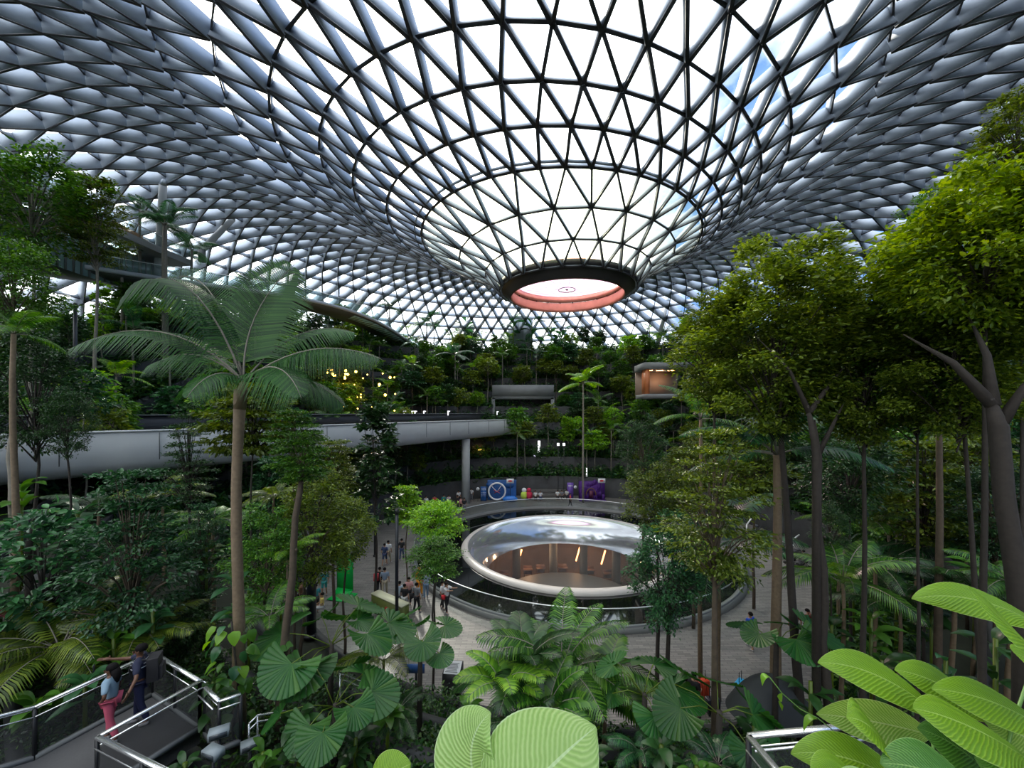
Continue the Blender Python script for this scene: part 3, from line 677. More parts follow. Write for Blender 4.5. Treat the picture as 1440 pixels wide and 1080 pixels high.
m = MB(); m.box((.1,.5,1.15), (3.3,.6,2.3)); 
for i in range(26): m.sphere((-1.4+3.0*random.random(), .3, 2.2*random.random()+.1), .3, 8, 5, sc=(1,.6,1.3))
m.build('backdrop', PURP, b)
m = MB(); m.tube([(-.1+.62*math.cos(PI*k/16), -.12, .6+.9*math.sin(PI*k/16)) for k in range(17)], .07, 6); m.build('arch', mat('bronze_arch', (.14,.07,.03), .5), b)
m = MB(); m.box((-.1,-.15,.75), (.5,.2,.9)); m.build('niche_figure', mat('plum_cloth', (.10,.02,.05), .6), b)
m = MB(); m.box((0,-.4,.06), (3.4,.9,.12)); m.build('plinth', PURP, b)
sgn = thing('banner', 'tall purple banner leaning beside the purple photo backdrop', 'banner', onb(802, 49.9)); m = MB(); m.box((0,0,1.1), (.8,.1,2.0)); m.build('panel', mat('violet_panel', (.14,.07,.35), .5), sgn)
m = MB()
for k in range(3): m.box((-.2+.2*k,-.06,1.7), (.13,.02,.16))
m.build('lettering', WHT, sgn)
for px, D, lb in ((717.5,48.4,'small white hanging sign above the blue photo backdrop'), (846,48.6,'small white hanging sign above the purple photo backdrop')):
    s_ = thing('small_sign', lb, 'sign', onb(px, D)); m = MB(); m.box((0,-.04,2.95-.35), (.9,.06,.55)); m.build('board', WHT, s_);     m = MB(); m.sphere((0,-.08,2.6), .22, 12, 4, sc=(1.3,.1,.6)); m.build('oval_mark', mat('flag_red', (.5,.03,.04), .5), s_); m = MB(); m.tube([(0,.02,0),(0,.02,2.4)], .035, 6); m.build('pole', DARK, s_)
for px, c, lb in ((737,(.45,.62,.08),'green and white round figure between booth and steps'), (744,(.45,.02,.06),'red round figure between booth and steps')):
    s_ = thing('plush_figure', lb, 'figure', onb(px, 49.6)); m = MB(); m.sphere((0,0,.55), .5, 12, 8, sc=(.9,.8,1.1)); m.build('belly', cloth(c), s_, smooth=True); m = MB(); m.sphere((0,0,1.2), .3, 12, 8); m.build('head', WHT if c[1] > .3 else cloth(c), s_, smooth=True)
# seating steps
m = MB()
for k in range(5): m.lathe([(18.6+k*.75,.0+k*.42),(18.6+k*.75,.42+k*.42),(19.4+k*.75,.42+k*.42)], (CX, CY), 20, a0=math.radians(82), a1=math.radians(100))
stp = m.build('seating_steps', mat('dark_timber', (.05,.048,.045), .6)); tag(stp, 'dark curved seating steps behind the pool between the two photo booths', 'steps')
# green screen box
gs = thing('green_screen', 'bright green screen panel with curved foot beside the left plaza', 'screen', floorpos(484, 836)); gs.rotation_euler = (0,0,-.25)
GR = mat('screen_green', (.0,.42,.06), .5)
m = MB(); m.box((0,.1,1.35), (1.1,.06,2.2)); m.box((.15,-.35,.05), (1.3,1.1,.05)); m.beam((0,.08,.35),(0,-.35,.07),1.1,.05,up=Vector((0,1,1))); m.build('sheet', GR, gs)
m = MB(); m.box((-.58,.35,1.25), (.06,.5,2.5)); m.build('side_frame', mat('dark_green', (.0,.09,.03), .5), gs)
# low planter walls
pw = thing('planter_wall', 'olive green planter wall with pale top edge and red flower on the left plaza', 'planter', floorpos(548, 868)); pw.rotation_euler = (0,0,-.62)
m = MB(); m.box((0,0,.5), (2.6,.5,1.0)); m.build('body', mat('olive_panel', (.10,.12,.02), .6), pw); m = MB(); m.box((0,0,1.03), (2.65,.55,.06)); m.build('top_edge', mat('cream_edge', (.55,.55,.38), .5), pw)
m = MB()
for k in range(6): m.sphere((.1+.13*math.cos(k), -.27, .5+.13*math.sin(k)), .09, 8, 4, sc=(1,.3,1))
m.build('red_flower', mat('flower_red', (.42,.01,.02), .5), pw)
# info podium
ip = thing('info_podium', 'black information podium with a slanted pale text plate on the paving', 'podium', floorpos(637, 972)); ip.rotation_euler = (0,0,-.1)
m = MB(); m.add([(-.36,-.3,0),(.36,-.3,0),(.36,.3,0),(-.36,.3,0),(-.36,-.3,.85),(.36,-.3,.85),(.36,.3,1.05),(-.36,.3,1.05)], [(0,3,2,1),(4,5,6,7),(0,1,5,4),(1,2,6,5),(2,3,7,6),(3,0,4,7)]); m.build('cabinet', DARK, ip)
m = MB(); m.add([(-.32,-.27,.875),(.32,-.27,.875),(.32,.27,1.055),(-.32,.27,1.055)], [(0,1,2,3)]); m.add([(-.32,-.27,.862),(.32,-.27,.862),(.32,.27,1.042),(-.32,.27,1.042)], [(3,2,1,0)])
pl_ = m.build('text_plate', mat('plate_grey', (.42,.44,.46), .3), ip)
m = MB()
for k in range(7): m.box((-.02, -.2+.06*k, .905+.02*k), (.5-(k % 3)*.06, .022, .004))
m.build('text_line', mat('ink', (.05,.05,.05), .6), pl_)
fs = thing('floor_lamp', 'small round white spotlight set in the paving edge', 'lamp', floorpos(607, 977)); m = MB(); m.tube([(0,0,0),(0,0,.05)], .12, 16); m.build('ring', WHT, fs); m = MB(); m.tube([(0,0,.04),(0,0,.07)], .05, 12); m.build('lens', mat('lens_white', (.9,.9,.9), .3, emit=((1,1,1),1.5)), fs)
bs = thing('blue_sign', 'small blue sign board on a post among the rhapis palms', 'sign', floorpos(585, 978)); m = MB(); m.tube([(0,0,0),(0,0,1.1)], .05, 8); m.build('post', DARK, bs); m = MB(); m.box((0,-.05,1.1), (.7,.05,.34)); m.build('board', mat('sign_blue', (.02,.08,.25), .4), bs)
# kerb walls towards the camera, bottom centre
m = MB(); m.beam((-2.3,13.2,1.0),(-4.6,9.6,1.35),.5,1.4); m.beam((-1.6,13.4,.5),(-2.3,13.2,1.0),.5,1.0); m.beam((-4.9,7.0,2.4),(-6.0,6.3,2.6),.4,1.2); struct(m.build('wall_planter', CONCD))
# suitcases
def suitcase(label, loc, rz, c, h=.75):
    s_ = thing('suitcase', label, 'suitcase', loc, rz); m = MB(); m.box((0,0,h/2+.06), (.5,.28,h)); o = m.build('shell', mat('case_%.2f_%.2f' % c[:2], c, .35), s_); bv = o.modifiers.new('r', 'BEVEL'); bv.width = .05; bv.segments = 3
    m = MB(); m.tube([(-.12,0,h+.05),(-.12,0,h+.42),(.12,0,h+.42),(.12,0,h+.05)], .014, 6); m.build('handle', DARK, s_)
    m = MB()
    for k in range(5): m.box((-.18+.09*k,-.145,h/2+.06), (.02,.02,h*.85))
    m.build('rib', mat('case_%.2f_%.2f' % c[:2], c, .35), s_)
    for sx in (-.19,.19):
        for sy in (-.09,.09): m = MB(); m.tube([(sx-.015,sy,.035),(sx+.015,sy,.035)], .035, 8); m.build('wheel', DARK, s_)
suitcase('orange-red suitcase with raised handle on the right paving', floorpos(988, 987), .2, (.55,.06,.02), .8)
suitcase('bright sky blue suitcase beside the round dark canopy', floorpos(1041, 982), .7, (.02,.32,.62), .62)
suitcase('small dark suitcase beside the orange suitcase', floorpos(1002, 1004), .1, (.02,.02,.03), .55)
hp_ = thing('hoop_rail', 'thin dark hoop rail on the right paving left of the blue suitcase', 'rail', floorpos(1026, 1000)); m = MB(); m.tube([(-.5,0,0),(-.5,0,1.05),(.25,0,1.05),(.25,0,0)], .03, 6); m.build('frame', DARK, hp_)
# round dark canopy behind the slim palms
dc = thing('round_canopy', 'large rounded dark grey canopy standing behind the slim right-hand trunks', 'canopy', (XD(1084, 10.8), 10.8, ground(XD(1084,10.8),10.8)))
zc = CAMZ - (1000-HZ)*10.8/F - dc.location.z
m = MB()
vs = [(0,0,zc+.5)]; seg = 36
for i in range(1, 7):
    for k in range(seg): t = 2*PI*k/seg; rr = 1.18*i/6; vs.append((rr*math.cos(t), rr*.75*math.sin(t)+.0, zc+.5+1.0*(1-(i/6)**2)-.5))
vs[0] = (0,0,zc+1.0)
m.add(vs, [(0,1+k,1+(k+1)%seg) for k in range(seg)] + [(1+i*seg+k,1+(i+1)*seg+k,1+(i+1)*seg+(k+1)%seg,1+i*seg+(k+1)%seg) for i in range(5) for k in range(seg)])
m.build('fabric', mat('grey_fabric', (.035,.040,.042), .7), dc, smooth=True)
m = MB(); m.tube([(0,0,0),(0,0,zc+.98)], .05, 8); m.build('pole', DARK, dc)
m = MB()
for k in range(8): t = 2*PI*k/8; m.tube([(0,0,zc+.96),(.6*math.cos(t),.45*math.sin(t),zc+.72),(1.15*math.cos(t),.86*math.sin(t),zc+.01)], .012, 5)
m.build('rib', DARK, dc)
# strollers and bicycles parked at the far right of the plaza
def stroller(label, loc, rz, group):
    s_ = thing('stroller', label, 'stroller', loc, rz, group)
    m = MB(); m.tube([(0,-.45,1.0),(0,-.1,.5),(0,.35,.12)], .03, 6); m.tube([(.4,-.45,1.0),(.4,-.1,.5),(.4,.35,.12)], .03, 6); m.tube([(0,-.45,1.0),(.4,-.45,1.0)], .03, 6); m.tube([(0,-.35,.12),(0,.1,.6)], .025, 6); m.tube([(.4,-.35,.12),(.4,.1,.6)], .025, 6); m.build('frame', DARK, s_)
    m = MB(); m.box((.2,.0,.55), (.36,.5,.12)); m.box((.2,-.22,.8), (.36,.1,.45)); m.build('seat', mat('stroller_cloth', (.03,.032,.038), .7), s_)
    m = MB(); m.sphere((.2,-.1,1.0), .26, 10, 6, sc=(.8,1,.7), zmin=0); m.build('hood', mat('stroller_cloth', (.03,.032,.038), .7), s_, smooth=True)
    for sx in (0,.4):
        for sy in (-.35,.35): m = MB(); m.tube([(sx-.02,sy,.12),(sx+.02,sy,.12)], .12, 12); m.build('wheel', mat('rubber', (.02,.02,.02), .6), s_)
for k in range(12):
    px = 1060 + (k % 6)*14 + (k//6)*9; py = 742 + (k % 6)*9 + (k//6)*12
    stroller('black folded stroller parked in the rows at the far right edge of the plaza', floorpos(px, py+14), random.uniform(-.6,.6)+.7, 'strollers parked in rows')
for k, (x0, y0, x1, y1) in enumerate(((1113,760,1124,752),(1050,738,1062,722))):
    m = MB(); a_, b_ = PX(x0, y0, 32), PX(x1, y1, 32.3); m.tube([a_, b_], .06, 6); m.tube([Vector((a_.x, a_.y, 0)), a_], .05, 6); o = m.build('barrier_arm', WHT)
    tag(o, ('short white barrier arm among the parked strollers', 'white barrier arm at the top of the right plaza')[k], 'barrier')
# small pole lights on the slopes
for k, (px, py, D) in enumerate(((785,625,50),(793,625,50.5),(758,628,56),(752,648,55),(825,668,52),(683,674,52))):
    lp = thing('garden_lamp', ('first of two small white lamps high on the slope right of the tunnel','second of two small white lamps high on the slope right of the tunnel','tall white panel light under the bridge end','lilac panel light under the bridge end','slim white light bar above the purple booth','small white light above the blue booth')[k], 'lamp', PX(px, py, D))
    hh = (.35,.35,1.7,1.7,1.9,.2)[k]; m = MB(); m.box((0,0,0), (.32 if k < 2 else .36 if k < 4 else .14, .1, hh)); m.build('lamp_head', mat('lamp_white_%d' % (k==3), (.8,.8,.85), .5, emit=((.7,.6,.9) if k == 3 else (.95,.97,1), .6 if k in (2,3) else 1.1)), lp)
    g_ = ground(PX(px,py,D).x, D); m = MB(); m.tube([(0,0,-hh/2),(0,0,min(-hh/2-.1, g_-PX(px,py,D).z))], .04, 6); m.build('post', DARK, lp)
for k, px in enumerate((568,579.5,583.5,596,699,630)):
    p = PX(px, 581, 47 if px < 650 else 58); lp = thing('marker_lamp', ('leftmost','left middle','right middle','right','single far','lowest')[k] + ' tiny white marker light along the parapet of the bridge', 'lamp', p)
    m = MB(); m.box((0,0,0), (.12,.12,.55)); m.box((.12,0,.22), (.25,.12,.12)); m.build('lamp_head', mat('lamp_white_0', (.8,.8,.85), .5, emit=((.95,.97,1), 1.1)), lp); m = MB(); m.tube([(0,0,-.2),(0,0,-1.4)], .03, 5); m.build('post', DARK, lp)
# warm light strings in the terrace left of centre
for k in range(46):
    px = random.choice((random.uniform(450,505), random.uniform(470,560))); py = random.choice((524,530,541,556,575)) + random.uniform(-3,3)
    D = 45 + random.uniform(-1.5,1.5); p = PX(px, py, D)
    m = MB(); m.sphere((0,0,0), .085 if k % 3 else .15, 6, 4); o = m.build('fairy_light', mat('gold_bulb', (1,.8,.3), .5, emit=((1,.62,.10), 9))); o.location = p
    tag(o, 'golden fairy light glowing in the planted terraces behind the big palm', 'light', 'golden fairy lights behind the big palm')
for x, y, z, e in ((-20.5,43.5,15.6,160), (-16.5,43.5,14.6,190), (-14.2,43.5,13.6,110), (-18,42.6,12.6,90), (-4.5,54,6.0,60), (0,56,5.4,50)):
    l = bpy.data.lights.new('warm_terrace_lamp', 'POINT'); l.energy = e; l.color = (1, .58, .12); l.shadow_soft_size = .3; o = bpy.data.objects.new('warm_terrace_lamp', l); COL.objects.link(o); o.location = (x, y, z)
# dark lamp poles on the left plaza
for px, yt, yb, D, r, lb in ((438,742,905,17.5,.20,'thick dark navy pole rising from the left plaza crowd'), (558,722,868,20,.09,'slim black lamp pole beside the olive planter wall'), (106,432,560,24,.10,'slim grey pole in the upper left trees'), (527,705,760,30,.07,'short black pole at the top of the left plaza')):
    x = XD(px, D); zt = CAMZ + (HZ-yt)*D/F; zb = ground(x, D); pp = thing('lamp_pole', lb, 'pole', (x, D, zb)); m = MB(); m.tube([(0,0,0),(0,0,zt-zb)], r, 12); m.build('shaft', mat('navy_metal', (.015,.018,.026), .4), pp, smooth=True); m = MB(); m.tube([(0,0,zt-zb),(0,0,zt-zb+.25)], [r*1.5,r*.8], 10); m.build('head', DARK, pp); m = MB(); m.tube([(0,0,0),(0,0,.12)], r*1.8, 12); m.build('base', DARK, pp)
# ---------------------------------------------------------------- viewing platforms with mesh railings
MESHM = glassmat('fine_mesh', (.62,.62,.62), .0, milky=.22, mcol=(.16,.165,.17))
SHINY = mat('polished_rail', (.82,.84,.85), .22, metal=.8)
def rail(name, label, pts, z, parent=None):
    g = thing(name, label, 'railing', (0,0,0))
    tops = [Vector((x, y, z+1.05)) for x, y in pts]
    m = MB()
    for a_, b_ in zip(tops, tops[1:]):
        m.beam(a_, b_, .07, .04)
    m.build('handrail', SHINY, g)
    m = MB()
    for a_, b_ in zip(tops, tops[1:]):
        d = (b_-a_).normalized(); s_ = Vector((d.y, -d.x, 0))*.11
        m.tube([a_+s_+Vector((0,0,-.12)), b_+s_+Vector((0,0,-.12))], .017, 6); m.tube([a_-s_*.3+Vector((0,0,-.2)), b_-s_*.3+Vector((0,0,-.2))], .012, 6)
    m.build('lower_rail', SHINY, g)
    m = MB()
    for a_, b_ in zip(tops, tops[1:]):
        q = Vector((0,0,-.22)); w = Vector((0,0,-.98)); m.add([a_+q, b_+q, b_+w, a_+w], [(0,1,2,3)])
    tag(m.build('mesh_panel', MESHM, g), 'fine grey wire mesh infill')
    m = MB()
    for a_, b_ in zip(tops, tops[1:]): m.beam(a_+Vector((0,0,-.96)), b_+Vector((0,0,-.96)), .07, .1)
    m.build('kick_rail', CONCD, g)
    for a_, b_ in zip(tops, tops[1:]):
        n = max(1, round((b_-a_).length/1.3))
        for k in range(n + (1 if b_ is tops[-1] else 0)):
            p = a_.lerp(b_, k/n); m = MB(); m.box((p.x, p.y, z+.5), (.05,.05,1.0)); m.build('post', DARK, g)
    return g
A, B, C_, E, FF = (-6.70,8.27), (-7.37,6.85), (-4.9,5.95), (-8.62,9.25), (-9.35,7.55)
m = MB(); m.add([(*A,PZ),(*E,PZ),(*FF,PZ),(-11.2,6.4,PZ),(-11.2,4.0,PZ),(*C_,PZ),(*B,PZ)], [tuple(range(7))])
m.add([(*A,PZ-.3),(*E,PZ-.3),(*FF,PZ-.3),(-11.2,6.4,PZ-.3),(-11.2,4.0,PZ-.3),(*C_,PZ-.3),(*B,PZ-.3)], [tuple(range(7))[::-1]])
for k in range(7): m.f.append((k, (k+1) % 7, 7+(k+1) % 7, 7+k)); m.mi.append(0)
struct(m.build('floor_platform', mat('platform_deck', (.045,.045,.047), .6, noise=(25,.3))))
rail('platform_railing', 'bright steel railing with mesh around the lower left platform corner', [C_, B, A], PZ)
rail('platform_railing', 'steel railing along the far side of the lower left platform behind the couple', [A, E, FF, (-11.2,6.5)], PZ)
rail('stair_railing', 'short steel railing stepping down beyond the platform corner among the leaves', [(-6.62,8.3), (-6.0,7.9), (-5.7,8.1)], PZ-.15)
PR = 11.2-453*5/F-1.05
m = MB(); pr = [(3.07,5.0), (5.4,5.26), (5.6,3.4), (3.25,3.4)]; m.add([(x,y,PR) for x, y in pr] + [(x,y,PR-.25) for x, y in pr], [(0,3,2,1),(4,5,6,7),(0,1,5,4),(1,2,6,5),(2,3,7,6),(3,0,4,7)]); struct(m.build('floor_landing', MATS['platform_deck']))
rail('platform_railing', 'white-edged steel railing corner at the bottom right under the big leaves', [(3.2,3.5), (3.07,5.0), (5.4,5.26)], PR)
for k, (px, py, D, rz) in enumerate(((308,1030,7.6,.5),(300,1058,7.2,-.3),(352,1047,8.0,.6))):
    p = PX(px, py, D); gz = ground(p.x, D); s_ = thing('spotlight', ('grey box spotlight nearest the platform corner','dark box spotlight at the foot of the climbing vine','grey box spotlight right of the climbing vine')[k], 'spotlight', p, rz)
    m = MB(); m.box((0,0,0), (.34,.2,.14)); m.build('housing', mat('spot_grey', (.22,.26,.28), .4), s_); m = MB(); m.tube([(0,0,-.06),(0,0,min(-.3,gz-p.z))], .03, 6); m.build('stake', DARK, s_)
    m = MB(); m.box((0,-.105,0), (.28,.02,.09)); m.build('lens', mat('spot_glass', (.05,.06,.07), .1), s_)
# handrails seen between the plants
for k, pts in enumerate((((478,946,9.6),(518,962,9.6),(517,958,9.4)), ((350,1018,8.4),(362,1006,8.6),(402,1000,8.8)), ((1112,770,30),(1124,758,31)))):
    m = MB(); P3 = [PX(*q) for q in pts]; m.tube(P3, .022, 6); m.tube([p + Vector((0,0,-.14)) for p in P3], .02, 6)
    for p in P3: m.tube([p, Vector((p.x, p.y, ground(p.x, p.y)))], .02, 6)
    tag(m.build('handrail', SHINY), ('short bright handrail among the fan palms left of centre','short handrail at the foot of the leaning trunk','white rail among the parked strollers')[k], 'handrail')
# ---------------------------------------------------------------- vegetation
def norm(a): return a/np.maximum(1e-9, np.linalg.norm(a, axis=1, keepdims=True))
def leafverts(P, D, Nn, L, Wd, fold=.15):
    D = norm(D); Sd = norm(np.cross(D, Nn)); Nn = np.cross(Sd, D); L = np.asarray(L).reshape(-1,1); Wd = np.asarray(Wd).reshape(-1,1)
    b = P; t = P + D*L - Nn*L*.12
    l1 = P + D*L*.32 + Sd*Wd*.5 + Nn*Wd*fold; l2 = P + D*L*.70 + Sd*Wd*.40 + Nn*Wd*fold - Nn*L*.05
    r1 = P + D*L*.32 - Sd*Wd*.5 + Nn*Wd*fold; r2 = P + D*L*.70 - Sd*Wd*.40 + Nn*Wd*fold - Nn*L*.05
    V = np.stack([b, l1, l2, t, r2, r1], 1).reshape(-1, 3); n = len(P); base = (np.arange(n)*6)[:, None]
    Q = np.concatenate([base + np.array([0,1,2,3]), base + np.array([0,3,4,5])], 1).reshape(-1, 4)
    return V, Q
def leafmesh(name, V, Q, m):
    me = bpy.data.meshes.new(name); setmesh(me, V, Q.ravel(), np.full(len(Q), 4, dtype=np.int32)); me.materials.append(m); return me
def crown_mesh(kind, n, size, seed, asp=.5, sizez=1.0):
    """unit crown: x,y in -.5...5, z in 0..1; size = leaf length"""
    g = np.random.default_rng(seed); tips = []
    if kind == 'tiered':
        nt_ = max(4, min(11, round(4 + 4*asp))); C = []
        for i in range(nt_):
            z = .12 + .80*i/(nt_-1); R = .5*(1-.6*(i/(nt_-1))**1.6)*(.62 + .38*min(1, i/1.5))*g.uniform(.7,1.05); k = int(8 + 20*R/.5)
            for j in range(k):
                a = g.uniform(0, 2*PI); q = R*math.sqrt(g.uniform(.03, 1)); C.append((q*math.cos(a), q*math.sin(a), z + g.normal(0, .012) - .05*(q/.5)**2/max(.6,asp)))
        C = np.array(C); per = n//len(C); idx = np.repeat(np.arange(len(C)), per)
        P = C[idx] + g.normal(0, 1, (len(idx), 3))*np.array([.05, .05, .012/asp]); tips = C[::4]
    elif kind == 'round':
        k = 120; u = norm(g.normal(0, 1, (k, 3))); rr = g.uniform(.45, 1, (k, 1))**.6; C = u*rr*(1+.22*np.sin(u[:,:1]*5+seed)*np.cos(u[:,2:]*4+u[:,1:2]*6))*np.array([.42,.42,.42]) + np.array([0,0,.5])
        per = n//k; idx = np.repeat(np.arange(k), per)
        P = C[idx] + g.normal(0, 1, (len(idx), 3))*np.array([.045, .045, .034/asp]); tips = C[::4]
    elif kind == 'column':
        k = 80; z = g.uniform(0.02, .98, k); a = g.uniform(0, 2*PI, k); q = .42*np.sqrt(g.uniform(.1, 1, k))*(1-.45*z)*(.6+.8*np.abs(np.sin(z*11)))
        C = np.stack([q*np.cos(a), q*np.sin(a), z], 1); per = n//k; idx = np.repeat(np.arange(k), per)
        P = C[idx] + g.normal(0, 1, (len(idx), 3))*np.array([.07, .07, .03/asp]); tips = C[::4]
    ctr = np.array([0, 0, .4]); m_ = len(P)
    D = norm(P - ctr)*np.array([1, 1, .3]) + g.normal(0, .6, (m_, 3))*np.array([1, 1, .5]) + np.array([0, 0, -.15])
    Nn = np.array([0, 0, 1.0]) + g.normal(0, .45, (m_, 3)); L = size*g.uniform(.6, 1.25, m_)
    sc = np.array([1, 1, 1/asp])      # leaves keep their shape after the crown is squashed
    V, Q = leafverts(P*0, D, Nn, L, L*.46)
    V = V*sc + np.repeat(P, 6, 0)
    b = MB()
    for c in tips:
        c = Vector(c); m0 = Vector((0, 0, max(.0, c.z*.45-.05))); mid = m0.lerp(c, .55) + Vector((0, 0, .02 + .04*random.random())); lr = .006 if n > 15000 else .009; b.tube([m0, mid, c], [lr, lr*.6, lr*.3], 5, cap=False)
    return V, Q, b
CR = {}
def crown_t(kind, n, size, seed, lm, bm, asp=.5):
    asp = min((.35,.55,.8,1.15,1.6,2.3,3.2), key=lambda q: abs(math.log(q/asp))); k = (kind, n, seed, asp)
    if k not in CR:
        V, Q, b = crown_mesh(kind, n, size, seed, asp); CR[k] = (leafmesh('crown', V, Q, LEAF['mid']), b.mesh('limbs', BARKD))
    return CR[k]
# kinds: template list (coarse for far, fine for near)
KIND = {'tiered': [('tiered', 2600, .075, 1, .6), ('tiered', 2600, .075, 2, .6)], 'round': [('round', 3200, .07, 3, .9), ('round', 3200, .07, 4, .9)], 'column': [('column', 2000, .16, 5, 2.2), ('column', 2000, .16, 6, 2.2)],
        'tieredN': [('tiered', 8000, .042, 11, .6), ('tiered', 8000, .042, 12, .6)], 'roundN': [('round', 10000, .038, 13, .9), ('round', 10000, .038, 14, .9)],
        'broadN': [('round', 1700, .105, 15, .9)], 'tieredS': [('tiered', 6000, .036, 41, .6)], 'tieredF': [('tiered', 1500, .10, 21, .6)], 'roundF': [('round', 1600, .10, 22, .9)], 'hugeN': [('round', 40000, .030, 31, .9)]}
def tree(kind, px, D, yt, yb, wpx, leaf, label, group=None, tr=None, bark=None, name='tree', lean=0.0, y0=None, wob=.12):
    x = XD(px, D); gz = ground(x - lean, D); zt = CAMZ + (HZ-yt)*D/F; zb = CAMZ + (HZ-yb)*D/F; cs = 1/math.sqrt(1+(x/D)**2); w = wpx*D/F*cs**.6
    zb = max(zb, gz + .3); h = max(.8, zt - zb)
    root = thing(name, label, 'tree', (x - lean, D, gz), group=group)
    k = random.choice(KIND[kind]); cm, bm = crown_t(k[0], k[1], k[2], k[3], None, None, h/w)
    tr = (tr or max(.04, .009*(zt-gz)))*cs; bark = bark or BARK
    c = link('crown', cm, root, (lean, 0, zb-gz)); c.scale = (w, w, h); c.rotation_euler = (0, 0, random.uniform(0, 6.28)); setmat(c, LEAF[leaf])
    b = link('limbs', bm, root, (lean, 0, zb-gz)); b.scale = (w, w, h); b.rotation_euler = c.rotation_euler; setmat(b, bark)
    H = zb - gz + h*.55; n = 7; m = MB(); ph = random.uniform(0, 6)
    pts = [Vector((lean*(i/n)**1.2 + wob*math.sin(ph+i*1.3)*(i/n)*(1-i/n)*2, wob*math.cos(ph+i)*(i/n)*(1-i/n)*2, -.15 + (H+.15)*i/n)) for i in range(n+1)]
    m.tube(pts, [tr*(1.15-.75*i/n) for i in range(n+1)], 9); m.build('trunk', bark, root, smooth=True)
    return root
# ---- palms
def frondmesh(P0, P1, P2, LL, n, droop, wd=.035, m=None, stem=.02, up=Vector((0,0,1)), seed=0, taper=1.0, vee=.25):
    g = np.random.default_rng(seed); P0, P1, P2 = Vector(P0), Vector(P1), Vector(P2); V = []; Q = []; c = 0; mb = MB()
    f = lambda t: P0*(1-t)**2 + P1*2*t*(1-t) + P2*t*t
    pts = [f(i/10) for i in range(11)]; mb.tube(pts, [stem*(1-.8*i/10) for i in range(11)], 5)
    for i in range(n):
        t = .14 + .85*i/(n-1); p = f(t); d = (f(min(1, t+.02)) - f(max(0, t-.02))).normalized(); s = d.cross(up)
        if s.length < .05: s = Vector((1, 0, 0))
        s.normalize(); u = s.cross(d).normalized(); prof = (math.sin(PI*min(1, (t*.92+.10)))**.55)*taper
        for sd in (-1, 1):
            L = LL*prof*g.uniform(.92, 1.08); dirn = (s*sd + d*(.35+.5*t) + u*vee).normalized()
            a = p; b_ = p + dirn*L*.5 + Vector((0,0,-1))*droop*L*.12; e = p + dirn*L*.86 + Vector((0,0,-1))*droop*L*.55
            wv = d*wd*.5
            mb.add([a - wv*.5, a + wv*.5, b_ + wv, e, b_ - wv], [(0,1,2,4),(4,2,3)], 1)
    return mb.mesh('frond', [BARKP, m or LEAF['mid']])
PF = []
for i, (el, dr) in enumerate(((1.15,.2),(.9,.5),(.6,.8),(.3,1.0),(.05,1.1))):
    P1 = (0.5*math.cos(el), 0, .62*math.sin(el)+.08); P2 = (1.0*math.cos(el*.5), 0, .75*math.sin(el)-.42*dr+.1)
    PF.append((frondmesh((0,0,0), P1, P2, .30, 34, .9, .026, stem=.010, seed=i), frondmesh((0,0,0), P1, P2, .30, 18, .8, .045, stem=.010, seed=i+9), frondmesh((0,0,0), P1, P2, .34, 27, .55, .052, stem=.012, seed=i+20, vee=.35)))
# whole far palm crown as one mesh
def palm(px, D, yc, Lpx, label, leaf='mid', nf=12, tr=.10, bark=None, group=None, fine=True, name='palm', lean=0, z_up=False, low=False, wide=False):
    x = XD(px, D); gz = ground(x, D); zc = CAMZ + (HZ-yc)*D/F; zc = max(zc, gz+.25); L = Lpx*D/F
    root = thing(name, label, 'palm', (x, D, gz), group=group); bark = bark or BARKR; H = zc-gz; n = 6
    m = MB(); m.tube([(lean*(1-i/n), .05*math.sin(i), -.15 + (H+.15)*i/n) for i in range(n+1)], [tr*(1.25-.5*i/n) for i in range(n+1)], 9); m.build('trunk', bark, root, smooth=True)
    a0 = random.uniform(0, 6.28)
    for k in range(nf):
        t = k % 5 if not low else random.choice((1, 2, 2, 3)); o = link('frond', PF[t][2 if wide else 0 if fine else 1], root, (0, 0, H)); o.rotation_euler = (random.uniform(-.12,.12), 0, a0 + k*2.4 + random.uniform(-.2,.2)); s = L*random.uniform(.85, 1.12); o.scale = (s, s, s); setmat(o, LEAF[leaf], 1)
    return root
# ---- pleated fan leaf
def fanmesh(R=1.0, n=22, spread=5.0, cup=.25, seg=5):
    """one round leaf of n folded ribs fanning from the stalk"""
    m = MB(); a0 = -spread/2; da = spread/n
    for i in range(n):
        vs = []; q0 = 1 - .10*abs(i/(n-1)-.5)
        for j in range(seg+1):
            for k, (da_, up) in enumerate(((0, -.5), (.5, .5), (1, -.5))):
                a = a0 + da*(i + .02 + .96*da_*(1 if j < seg else .96)); q = R*q0*(j/seg)*(1 if k == 1 or j < seg else .985)
                vs.append((q*math.cos(a), q*math.sin(a), up*.055*(j/seg) + cup*(j/seg)**2*R*(.3-math.cos(a)*.6)))
        m.add(vs, [(j*3+k, j*3+k+1, (j+1)*3+k+1, (j+1)*3+k) for j in range(seg) for k in range(2)])
    return m.mesh('fan_leaf', LEAF['mid'], False)
FANM = mat('leaf_fan', (.022,.095,.014), .42, trans=.25, spec=.4, vary=.35)
FAN = [fanmesh(cup=.3), fanmesh(cup=-.25, spread=4.6), fanmesh(cup=.5, spread=4.0)]
